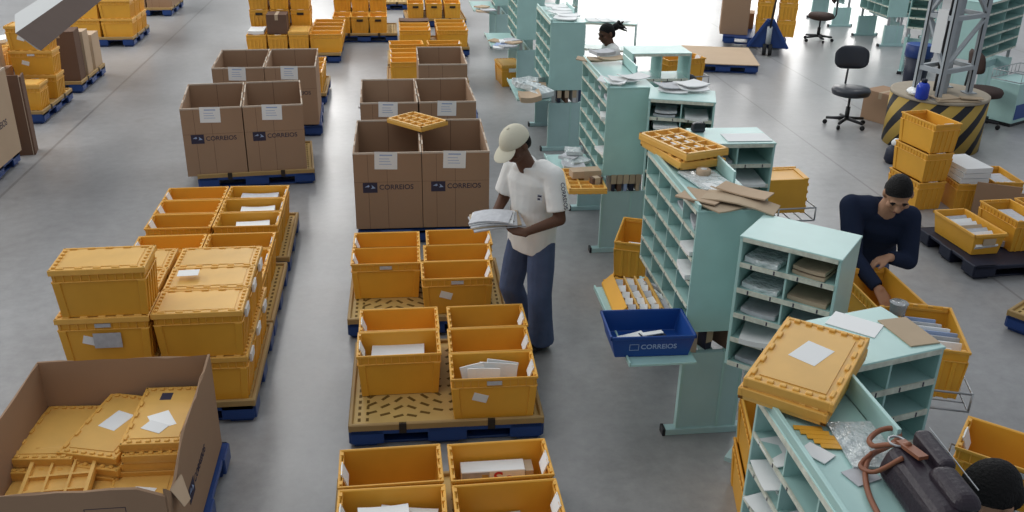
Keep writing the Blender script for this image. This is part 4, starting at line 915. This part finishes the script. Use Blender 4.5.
CH1.place('black swivel chair whose rounded back shows above white papers', 'chair', (3.16, 10.22, 0.0), PI + .2)

kb = closed_box('cardboard_box', .5, .4, .40, 'card'); kb.place('brown carton on the floor beside the striped pillar base', 'box', (6.60, 11.50, 0), -1.1)
# pillar base with tower
e = empty('pillar_base', 'round concrete pillar base painted with yellow and black stripes', 'pillar base', (6.66, 10.46, 0))
ob('drum', MB().use('hazard').lathe([(.57, 0), (.57, .63)], 40), e); ob('cap', MB().use('concrete').lathe([(.575, .63), (.575, .66), (.55, .665)], 40), e)
t_ = empty('lattice_tower', 'grey steel lattice tower standing on the striped base', 'tower', (6.66, 10.40, .666))
cs = [V((-.36, .02, 0)), V((-.24, -.30, 0)), V((.32, -.03, 0)), V((.20, .29, 0))]; Ht = 4.2
for p in cs: ob('upright', MB().use('greysteel').box(p.x - .03, p.x + .03, p.y - .03, p.y - .02, 0, Ht).box(p.x - .03, p.x - .02, p.y - .03, p.y + .03, 0, Ht), t_)
for i in range(4):
    a, b2 = cs[i], cs[(i + 1) % 4]
    for q in range(6):
        z = .32 + q * .62
        ob('cross_bar', MB().use('greysteel').bar(a + V((0, 0, z)), b2 + V((0, 0, z)), .05, .05), t_)
        s1, s2 = (a, b2) if (q + i) % 2 else (b2, a)
        ob('diagonal_brace', MB().use('greysteel').bar(s1 + V((0, 0, z + .03)), s2 + V((0, 0, z + .59)), .045, .03), t_)
for p in cs: ob('base_plate', MB().use('greysteel').box(p.x - .07, p.x + .07, p.y - .07, p.y + .07, 0, .012), t_)
ob('cable', MB().use('black').tube([(.05, .05, .0), (.06, .06, 2), (.05, .05, 4.2)], .022, 8), t_); ob('cable', MB().use('black').tube([(-.04, .1, .0), (-.03, .1, 2), (-.04, .1, 4.2)], .03, 8), t_)
ob('centre_post', MB().use('greysteel').box(-.06, .02, -.05, .03, 0, 4.2), t_)
sheet('white notice fixed to the tower upright', None, (6.33, 10.20, 1.45), (.12, .5, .003), (PI / 2, 0, -.9), curl=0, cat='notice', name='paper_notice')
b_ = empty('water_bottle', 'blue plastic bottle standing on the striped base', 'bottle', (6.22, 10.12, .666))
ob('body', MB().use('bluewater').lathe([(.06, 0), (.075, .015), (.075, .15), (.06, .185), (.03, .2)], 22), b_); ob('cap', MB().use('navy').lathe([(.034, .2), (.034, .235), (.028, .24)], 16), b_)
for i, (x, y, a, b2, rz) in enumerate([(6.60, 10.02, .5, .2, -.1), (6.50, 10.10, .3, .2, .2), (6.78, 9.99, .25, .12, -.3)]): sheet('flat cardboard piece on the striped base, %s' % ['widest', 'rear', 'smallest'][i], None, (x, y, .667 + .014 * i), (a, b2, .012), (0, 0, rz), 'kraft', 'cardboard', 'cardboard_sheet', curl=.003)
e = empty('crumpled_paper', 'crumpled white paper left of the blue bottle on the base', 'paper', (6.24, 10.30, .666)); b = MB().use('paper'); rnd = random.Random(3)
b.ell((0, 0, .04), (.09, .12, .04), n=10); b.v = [v * (1 + rnd.uniform(-.18, .18)) for v in b.v]; ob('body', b, e); ob('fold', MB().use('paper').box(-.1, .02, -.12, -.02, .05, .056), e)
e = empty('waste_bin', 'blue waste bin with dark body below the narrow rack', 'bin', (7.90, 13.15, 0)); b = MB().use('bluebin'); ob('tub', MB().use('navy').lathe([(.15, 0), (.19, .5)], 24), e); ob('rim', MB().use('bluerim').lathe([(.19, .5), (.205, .52), (.205, .68), (.19, .69)], 24), e); ob('liner', MB().use('bluebin').lathe([(.198, .690), (.17, .694)], 24), e)
e = empty('floor_bag', 'dark blue bag with white top slumped behind the crate stack', 'bag', (5.80, 9.75, 0)); ob('body', MB().use('navy').lathe([(.08, 0), (.11, .04), (.10, .16), (.05, .22)], 14), e); ob('top', MB().use('paper').lathe([(.05, .21), (.06, .25), (.03, .29)], 12), e)
# stack and trays beside it
for z in range(3): CR.place('yellow crate, %s of the stack of three behind the head of the man in navy' % ['bottom', 'middle', 'top'][z], 'crate', (5.36 + .01 * z, 8.50, z * .305), PI / 2 + .10 + .03 * z, skip=('address_sticker', 'front_sticker') if z != 1 else ())
CR.place('yellow crate under the stack of white bundles', 'crate', (5.80, 8.42, 0), PI / 2 - .08)
for i in range(3): sheet('white bound bundle stacked on the crate, %s of three' % ['lowest', 'middle', 'topmost'][i], None, (5.80, 8.40, .306 + i * .055), (.30, .46, .05), (0, 0, -.06 + .06 * i), curl=.002, cat='bundle', name='paper_bundle', seed=i)
e = empty('cardboard_sheet', 'brown cardboard sheet standing behind the crates on the dark pallet', 'cardboard', (5.93, 7.98, 0), -.5); ob('panel', MB().use('card').box(-.2, .2, -.006, .006, 0, .36), e); ob('panel', MB().use('card').box(.2, .55, -.006, .006, 0, .30, X(0, 0, 0)), e)
CR.place('open yellow crate of mixed mail behind the cardboard sheet', 'crate', (6.22, 8.45, 0), PI / 2 - .1)
mail_in(6.22, 8.45, .01, 3, 'in the crate behind the cardboard sheet', m='papergrey', fill=.24, rz=PI / 2)
PALD = pallet_kit('plastic_pallet', 1.25, .86, deck=False, base='navy')
PALD.place('dark navy pallet under the crates of mail at the frame edge', 'pallet', (5.50, 7.08, 0), .04)
TR = Kit('mail_tray'); b = MB().use('yel'); tray_shell(b, .30, .155, .20, .27, .13); TR.part('tub', b, bevel=.003); r = MB().use('yelrim')
r.box(-.31, .31, -.165, -.15, .18, .205).box(-.31, .31, .15, .165, .18, .205).box(-.31, -.292, -.165, .165, .18, .205).box(.292, .31, -.165, .165, .18, .205); TR.part('rim', r, bevel=.002)
TR.part('paper_label', MB().use('kraft').box(-.305, -.297, -.06, .06, .10, .16))
TR.place('low yellow tray of white mail at the corner of the dark pallet', 'tray', (5.09, 7.12, .137), PI / 2 + .06)
for i in range(6): sheet('mail item standing in the low yellow tray', 'mail in the low yellow tray', (5.09 - .004 * i, 6.91 + i * .075, .235), (.22, .15, .05), (PI / 2 - .9, 0, .1), ['paper', 'papergrey', 'kraft', 'paper'][i % 4], 'mail', 'mail_bundle', curl=.004, seed=i)
for j in range(2): CR.place('open yellow crate of mixed mail on the dark pallet, %s' % ['beside the low tray', 'farther from the low tray'][j], 'crate', (5.50 + j * .37, 7.13 + .04 * j, .137), PI / 2 + .06)
for j in range(2): mail_in(5.50 + j * .37, 7.13, .147, 4, 'in the crate on the dark pallet, %s' % ['beside the tray', 'outer'][j], m='papergrey', fill=.23, rz=PI / 2, span=.38)
PAL.place('blue pallet of yellow crates cut by the frame edge', 'pallet', (5.37, 5.55, 0), -1.0)
for i in range(2): LID.place('yellow lid %s on the pallet cut by the frame edge' % ['lying', 'lying farther'][i], 'lid', (5.12 + .2 * i, 5.68 - .33 * i, .165), -1.0)
# leather bag on the nearest rack
e = empty('leather_bag', 'dark leather mail bag with looped brown straps lying on the rack top', 'bag', (1.585, 2.11, 1.525), -1.62)
b = MB().use('leather'); b.taper(.20, .085, 0, .18, .06, .13); ob('body', b, e, bevel=.045, seg=4)
b = MB().use('leather'); b.box(-.20, -.01, .030, .088, .10, .165); ob('flap', b, e, bevel=.022, seg=4)
ob('metal_rim', MB().use('metal').bar((-.205, .089, .160), (.10, .089, .150), .003, .003), e)
ob('gusset', MB().use('leather').taper(.10, .05, 0, .08, .035, .05, X(.07, .035, .115)), e, bevel=.03, seg=4)
def sm(P, n=5):
    P = [V(p) for p in P]; out = []
    for i in range(len(P) - 1):
        a, b2, c, d2 = P[max(i - 1, 0)], P[i], P[i + 1], P[min(i + 2, len(P) - 1)]
        for q in range(n):
            t = q / n; out.append(.5 * ((2 * b2) + (c - a) * t + (2 * a - 5 * b2 + 4 * c - d2) * t * t + (3 * b2 - a - 3 * c + d2) * t ** 3))
    return out + [P[-1]]
b = MB().use('strap')
b.tube(sm([(-.13, -.01, .15), (-.20, -.04, .10), (-.25, -.06, .06), (-.30, -.05, .05), (-.335, .0, .06), (-.33, .045, .07), (-.295, .05, .06), (-.27, .0, .04), (-.245, -.06, .03), (-.20, -.10, .02), (-.13, -.13, .012), (-.05, -.15, .010), (.05, -.16, .010)]), .0095, 8)
b.tube(sm([(-.24, -.065, .04), (-.20, -.12, .02), (-.14, -.10, .04), (-.09, -.05, .13)]), .008, 8); ob('strap', b, e)
ob('strap_tab', MB().use('strap').bar((-.17, -.02, .135), (-.06, .0, .15), .035, .012), e)
b = MB().use('metal'); b.tube([(-.17 + .028 * math.cos(q * .63), -.03 + .028 * math.sin(q * .63), .135) for q in range(10)], .004, 6, True); ob('buckle', b, e)
# ------------------------------------------------------------------ people
def remesh(o, vox, sm=4):
    md = o.modifiers.new('remesh', 'REMESH'); md.mode = 'VOXEL'; md.voxel_size = vox; md.use_smooth_shade = True
    s = o.modifiers.new('smooth', 'SMOOTH'); s.factor = .5; s.iterations = sm
def frame(f, u):
    f = V(f).normalized(); u = V(u); s = f.cross(u).normalized(); u = s.cross(f).normalized()   # s = person's right
    return s, f, u
def hand(mb, wrist, d, n, side, curl=.5, sc=1.):
    """palm, four unequal curled fingers and a thumb from the side of the palm; n = palm normal (towards the held thing), side = thumb side"""
    w, d, n, s = V(wrist), V(d).normalized(), V(n).normalized(), V(side).normalized()
    for k, q in enumerate((-.027, -.009, .009, .027)):
        a = w + s * q * .8 * sc; b = w + (d * .085 + s * q) * sc
        mb.limb([a, b], [.016 * sc, .0125 * sc])
        L = (.062, .072, .067, .05)[k] * sc if side is not None else .06
        r = .0092 * sc; p = b; ang = 0
        pts = [p]; 
        for seg, fr in enumerate((.45, .32, .25)):
            ang += curl * (.55 if seg == 0 else .75)
            p = p + (d * math.cos(ang) + n * math.sin(ang)) * L * fr; pts.append(p)
        mb.limb(pts, [r * 1.1, r, r * .95, r * .8])
    t0 = w + (s * .024 + d * .02) * sc; t1 = w + (s * .05 + d * .05 + n * .015) * sc; t2 = w + (s * .052 + d * .082 + n * .03) * sc
    mb.limb([t0, t1, t2], [.0145 * sc, .0115 * sc, .0095 * sc])
def person(label, J, fwd, hf, hu, skin, top, bottom, sleeve, cap=None, hair=True, pony=False, hs_=1., holds=(None, None), curl=(.5, .5), thumb=None, palmn=None, shirt_name='shirt', seated=False):
    e = empty('person', label, 'person', (J['pelvis'][0], J['pelvis'][1], 0))
    off = Matrix.Translation(-V((J['pelvis'][0], J['pelvis'][1], 0)))
    def put(name, mb, vox=None, sm=4):
        o = ob(name, mb, e, off.copy())
        if vox: remesh(o, vox, sm)
        return o
    f = V((*fwd, 0)).normalized(); r = V((f.y, -f.x, 0)); up = V((0, 0, 1))
    P, Ch, N, Hd = (V(J[k]) for k in ('pelvis', 'chest', 'neck', 'head'))
    shL, shR = V(J['shL']), V(J['shR']); sd = (shR - shL).normalized()
    def torso(mb, g, lo=0., wide=1.):
        ax = (Ch - P).normalized(); fd = lambda ax: (f - ax * f.dot(ax)).normalized()
        mid = (shL + shR) / 2; t0 = P - ax * lo
        mb.loft([(t0, r, fd(ax), (.150 + g) * wide, .108 + g), (P + ax * .08, r, fd(ax), (.148 + g) * wide, .105 + g), (P.lerp(Ch, .6), r.lerp(sd, .5), fd(ax), .142 + g, .102 + g), (Ch, sd, fd(ax), .160 + g, .112 + g),
                 (Ch.lerp(mid, .55), sd, fd(ax), .172 + g, .108 + g), (mid + (N - mid) * .05, sd, fd(ax), .150 + g, .085 + g * .6), (N * .8 + mid * .2, sd, fd(ax), .080 + g * .5, .070 + g * .4)])
        for s in (shL, shR): mb.limb([mid.lerp(s, .45), s], [.078 + g * .6, .060 + g * .6])
    hs, hfv, huv = frame(hf, hu); HR = Matrix((hs, hfv, huv)).transposed()
    T = lambda x, y, z: Hd + hs * x + hfv * y + huv * z
    b = MB().use(skin); torso(b, 0)
    for s in ('L', 'R'):
        b.limb([J['sh' + s], J['el' + s], J['wr' + s]], [.052, .041, .027])
        hn = V(J['ha' + s]) - V(J['wr' + s])
        i = 0 if s == 'L' else 1
        hand(b, J['wr' + s], hn, palmn[i] if palmn else (0, 0, -1), thumb[i] if thumb else ((hn.cross(up)) * (1 if s == 'L' else -1)), curl[i])
        b.limb([J['hip' + s], J['kn' + s], J['an' + s]], [.085, .058, .042])
        an = V(J['an' + s]); b.limb([an - up * .03, an + f * .14 - up * .055], [.042, .03])
    b.limb([N - up * .03, N.lerp(Hd, .6), T(0, -.012, -.03)], [.062, .056, .056])
    b.ell(T(0, -.012, .028), (.077, .098, .092), HR); b.ell(T(0, .012, -.045), (.062, .075, .072), HR); b.ell(T(0, .045, -.078), (.036, .036, .032), HR)
    b.limb([T(0, .082, .012), T(0, .106, -.026)], [.010, .0165]); b.ell(T(.0, .098, -.034), (.021, .014, .011), HR)
    b.ell(T(0, .078, .022), (.055, .02, .012), HR); b.ell(T(0, .080, -.062), (.026, .014, .012), HR)
    for s in (-1, 1): b.ell(T(s * .080, -.012, -.008), (.011, .022, .034), HR); b.ell(T(s * .045, .058, -.03), (.025, .022, .02), HR)
    put('body', b, .0068, 3)
    for s in (-1, 1):
        o = put('eye', MB().use('eyew').ell(T(s * .032, .078, .003), (.013, .010, .0065), HR).use('black').ell(T(s * .032, .0868, .002), (.0055, .003, .0055), HR))
        put('eyebrow', MB().use('hair').ell(T(s * .033, .0905, .026), (.020, .006, .0045), HR))
    put('mouth', MB().use('lips').ell(T(0, .0905, -.062), (.022, .007, .0065), HR))
    def dome(mb, rr, c, zf, clampv, n=22):
        k = len(mb.v); mb.ell((0, 0, 0), rr, None, n)
        for i in range(k, len(mb.v)):
            v = mb.v[i] + V(c); z0 = clampv + zf * v.y
            if v.z < z0: v.z = z0
            mb.v[i] = T(*v)
    if hair:
        h = MB().use('hair'); dome(h, (.081 * hs_, .102 * hs_, .0955 * hs_), (0, -.014, .032), .85, .004)
        dome(h, (.082 * hs_, .06 * hs_, .085), (0, -.052, .0), .0, -.06)
        if pony:
            h.limb([T(0, -.10, .03), T(0, -.15, .04)], [.035, .045])
            rr = random.Random(4)
            for q in range(9): h.limb([T(0, -.14, .04), T(rr.uniform(-.04, .04), -.20 - rr.uniform(0, .03), .04 + rr.uniform(-.06, .05)), T(rr.uniform(-.06, .06), -.25 - rr.uniform(0, .03), .03 + rr.uniform(-.09, .05))], [.02, .016, .008])
        put('hair', h)
    if cap:
        h = MB().use(cap); dome(h, (.092, .112, .108), (0, -.012, .030), .12, .030, 26); put('cap', h)
        o = put('cap_brim', (lambda m_: (m_.ell((0, 0, 0), (.082, .085, .007), None, 20), [m_.v.__setitem__(i, T(v.x, v.y + .095, v.z + .040 - 2.2 * v.x * v.x - .25 * (v.y + .02))) for i, v in enumerate(m_.v)], m_)[-1])(MB().use(cap)))
        put('cap_button', MB().use(cap).ell(T(0, -.012, .139), (.010, .010, .005), HR))
    sh = MB().use(top); torso(sh, .020, lo=.14 if not seated else .04, wide=1.16)
    for s in ('L', 'R'):
        a, el, wr = V(J['sh' + s]), V(J['el' + s]), V(J['wr' + s])
        if sleeve == 'short': sh.limb([a, a.lerp(el, .45), a.lerp(el, .80)], [.074, .077, .080], flat=True)
        else: sh.limb([a, a.lerp(el, .5), el, wr.lerp(el, .08)], [.076, .070, .060, .044], flat=True)
    sm = put(shirt_name, sh, .008, 5)
    tr = MB().use(bottom)
    ax = (Ch - P).normalized(); fd = (f - ax * f.dot(ax)).normalized()
    tr.loft([(P - up * .09, r, f, .15, .115), (P, r, fd, .160, .116), (P + ax * .05, r, fd, .150, .105)])
    for s in ('L', 'R'):
        h, k, a = V(J['hip' + s]), V(J['kn' + s]), V(J['an' + s])
        tr.limb([h, h.lerp(k, .5), k, k.lerp(a, .5), a - (up * .02 if not seated else up * .0)], [.096, .098, .088, .088, .098], flat=True)
    put('trousers', tr, .009, 5)
    for s in ('L', 'R'):
        a = V(J['an' + s]); fo = V(J.get('toe' + s, tuple(f))); fo.z = 0; fo.normalize()
        m_ = MB().use('shoe'); z = a.z - .09
        m_.limb([V((a.x, a.y, z + .05)) - fo * .045, V((a.x, a.y, z + .045)) + fo * .08, V((a.x, a.y, z + .04)) + fo * .15], [.046, .044, .036])
        for i, v in enumerate(m_.v): m_.v[i] = V((v.x, v.y, max(v.z, z + .002)))
        put('shoe', m_)
    return e, T

# man in the white cap
f1 = V((-.85, -.52, 0)).normalized(); l1 = V((-f1.y, f1.x, 0))
J = dict(pelvis=(.905, 5.86, .93), chest=(.905, 5.805, 1.25), neck=(.845, 5.77, 1.45), head=(.755, 5.715, 1.59),
         shL=(1.005, 5.645, 1.39), shR=(.785, 5.935, 1.39), elL=(1.045, 5.565, 1.115), wrL=(.805, 5.53, 1.045), haL=(.70, 5.57, 1.055),
         elR=(.715, 5.975, 1.12), wrR=(.625, 5.79, 1.05), haR=(.575, 5.70, 1.065),
         hipL=(.965, 5.785, .87), hipR=(.85, 5.93, .87), knL=(.955, 5.745, .48), knR=(.775, 5.945, .46), anL=(.985, 5.79, .09), anR=(.90, 6.08, .09))
man, T1 = person('man in cream cap and white T-shirt standing in the aisle reading letters', J, f1[:2], (-.66, -.50, -.56), (-.35, -.25, .8), 'skindark', 'tshirt', 'jeans', 'short', cap='capm', hair=True,
    palmn=[(0, .2, 1), (.3, .0, 1)], thumb=[(-.3, .9, .5), (.5, -.8, .6)], curl=(.55, .5))
for i in range(5):
    sheet('letter in the stack held by the man in the cream cap' if i < 4 else 'topmost letter held by the man in the cream cap', 'letters held by the man in the cream cap' if i < 4 else None,
          (.635 - .010 * i, 5.665 + .01 * (i % 2), 1.075 + .010 * i), (.35 - .02 * i, .24 - .012 * i, .008), (.05, -.05 - .015 * i, .10 - .10 * i), ['papergrey', 'kraft', 'papergrey', 'paper', 'papergrey'][i], curl=-.02, seed=i)
tm = text_mesh('CORREIOS', .038, mat_='ink')
def print_on(par, me, p, xdir, nrm, name, base):
    x = V(xdir).normalized(); n = V(nrm).normalized(); y = n.cross(x).normalized(); x = y.cross(n)
    o = ob(name, me, par); o.matrix_local = Matrix.Translation(-V(base)) @ Matrix.Translation(V(p)) @ Matrix((x, y, n)).transposed().to_4x4(); return o
base1 = (.905, 5.86, 0)
print_on(man, tm, V((1.032, 5.588, 1.385)) + V((.012, -.05, 0)), (.18, -.30, -1), (.25, -.9, .22), 'sleeve_print', base1)
print_on(man, MB().use('papergrey').box(-.018, .018, -.022, .022, 0, .0006).use('ink').box(-.013, .013, .004, .016, .0006, .001).box(-.013, .005, -.016, -.004, .0006, .001).mesh('chest_print'), V((.905, 5.575, 1.27)), (.85, -.5, 0), (-.5, -.85, .1), 'chest_print', base1)

# man in the navy sweater
f2 = V((-.22, -.97, 0)).normalized()
J = dict(pelvis=(3.14, 5.42, .90), chest=(3.07, 5.20, 1.17), neck=(3.045, 5.09, 1.335), head=(3.045, 4.985, 1.455),
         shL=(3.225, 5.11, 1.25), shR=(2.855, 5.17, 1.315), elL=(3.225, 5.02, .985), wrL=(3.05, 4.95, 1.045), haL=(2.94, 4.93, 1.03),
         elR=(2.84, 5.02, 1.03), wrR=(2.935, 4.80, .895), haR=(2.955, 4.72, .83),
         hipL=(3.23, 5.42, .86), hipR=(3.05, 5.45, .86), knL=(3.24, 5.36, .48), knR=(3.04, 5.38, .48), anL=(3.26, 5.45, .09), anR=(3.04, 5.48, .09))
man2, T2 = person('man in a navy sweater bending over a yellow crate, reaching inside it', J, f2[:2], (-.30, -.74, -.52), (-.2, -.35, .85), 'skin', 'sweater', 'jeans', 'long',
    palmn=[(-.1, -.2, -1), (-.2, .2, -1)], thumb=[(-.3, -1, 0), (.9, .1, .2)], curl=(.75, .5), shirt_name='sweater')
# seated woman between the racks
f3 = V((-1, -.12, 0)).normalized()
def seated(x, y, dz=0):
    return dict(pelvis=(x + .12, y, .56), chest=(x + .09, y, .86), neck=(x + .05, y, 1.10 + dz), head=(x, y, 1.22 + dz), shL=(x + .07, y - .17, 1.03 + dz), shR=(x + .07, y + .17, 1.03 + dz),
        elL=(x + .0, y - .22, .76), wrL=(x - .20, y - .14, .74), haL=(x - .29, y - .12, .74), elR=(x + .0, y + .22, .76), wrR=(x - .20, y + .14, .74), haR=(x - .29, y + .12, .74),
        hipL=(x + .08, y - .09, .55), hipR=(x + .08, y + .09, .55), knL=(x - .30, y - .11, .54), knR=(x - .30, y + .11, .54), anL=(x - .27, y - .1, .10), anR=(x - .27, y + .1, .10))
person('seated woman with black hair tied back, head showing above the racks', seated(2.54, 11.02, .06), f3[:2], (-.9, -.35, -.25), (-.2, 0, 1), 'skindark', 'tshirt', 'jeans', 'short', pony=True, seated=True)
CH1.place('black swivel chair the woman with tied hair sits on', 'chair', (2.66, 11.02, 0), -PI / 2)
person('seated person with black hair at the frame corner beside the leather bag', seated(2.11, 2.48, .02), (-1, -.1), (-.85, -.2, -.45), (-.4, -.1, .9), 'skin', 'sweater', 'jeans', 'long', seated=True, hs_=1.16)
CH1.place('black swivel chair under the person beside the leather bag', 'chair', (2.23, 2.48, 0), -PI / 2)

# ------------------------------------------------------------------ end wall with windows, daylight
wb = MB().use('beamtop')
wins = [('window_1', -3.7, -2.2, 4.0, 10.5, 11), ('window_2', 6.2, 12.6, 2.2, 6.0, 7.5), ('window_3', 13.4, 20.0, 1.2, 6.0, 7.0), ('window_4', -1.0, 4.5, 4.2, 7.4, 1.3)]
xs = sorted({-14., 24.} | {w[1] for w in wins} | {w[2] for w in wins})
for a, b2 in zip(xs, xs[1:]):
    w = [q for q in wins if q[1] <= a and q[2] >= b2]
    if w: wb.box(a, b2, 36, 36.3, 0, w[0][3]).box(a, b2, 36, 36.3, w[0][4], 12)
    else: wb.box(a, b2, 36, 36.3, 0, 12)
wb.use('greysteel').box(-14, 24, 35.97, 36, 0, 1.1); struct('wall_back', wb)
def area(name, loc, sx, sy, energy, rot, col):
    l = bpy.data.lights.new(name, 'AREA'); l.shape = 'RECTANGLE'; l.size = sx; l.size_y = sy; l.energy = energy; l.color = col
    o = bpy.data.objects.new(name, l); C.objects.link(o); o.location = loc; o.rotation_euler = rot; return o
for n, x0, x1, z0, z1, L in wins:
    fr = MB().use('greysteel')
    for i in range(4): x = x0 + (x1 - x0) * i / 3; fr.box(x - .05, x + .05, 36.0, 36.2, z0, z1)
    for z in (z0, (z0 + z1) / 2, z1): fr.box(x0, x1, 36.0, 36.2, z - .05, z + .05)
    struct(n, fr)
    area('daylight', ((x0 + x1) / 2, 35.9, (z0 + z1) / 2), x1 - x0, z1 - z0, L * PI * (x1 - x0) * (z1 - z0), (-PI / 2, 0, 0), (1, .98, .95))
area('roof_light', (-3.0, 24, 9.4), 1.5, 20, 520, (0, 0, 0), (1, .99, .96))
area('roof_light', (10.3, 22, 9.4), 2.0, 14, 700, (0, 0, 0), (1, .99, .96))
area('roof_light', (2, 17, 9.5), 16, 20, 620, (0, 0, 0), (.95, .98, 1))
area('roof_light', (-2, 3, 8.5), 5, 5, 120, (0, 0, 0), (1, .97, .92))
area('daylight', (-13.5, 16, 7.5), 5, 16, 1500, (0, -PI / 2 + .5, 0), (1, .98, .95))
w = bpy.data.worlds.new('hall_light'); w.use_nodes = True; bpy.context.scene.world = w
w.node_tree.nodes['Background'].inputs[0].default_value = (.58, .63, .70, 1); w.node_tree.nodes['Background'].inputs[1].default_value = .60

# ------------------------------------------------------------------ camera
pitch, roll, yaw, H = .425284240, -.0203998192, .130342994, 3.40423109
cp, sp, cy, sy = math.cos(pitch), math.sin(pitch), math.cos(yaw), math.sin(yaw)
f = V((sy * cp, cy * cp, -sp)); r = V((cy, -sy, 0)); d = f.cross(r)
r2 = math.cos(roll) * r + math.sin(roll) * d; d2 = -math.sin(roll) * r + math.cos(roll) * d
cd = bpy.data.cameras.new('camera'); co = bpy.data.objects.new('camera', cd); C.objects.link(co)
Rm = Matrix((r2, -d2, -f)).transposed(); co.matrix_world = Matrix.Translation((0, 0, H)) @ Rm.to_4x4()
cd.sensor_width = 36; cd.lens = 920.252778 / 1024 * 36; cd.clip_end = 200
S = bpy.context.scene; S.camera = co
S.view_settings.view_transform = 'Standard'; S.view_settings.look = 'None'; S.view_settings.gamma = 1; S.view_settings.use_curve_mapping = False
S.view_settings.exposure = 0.0
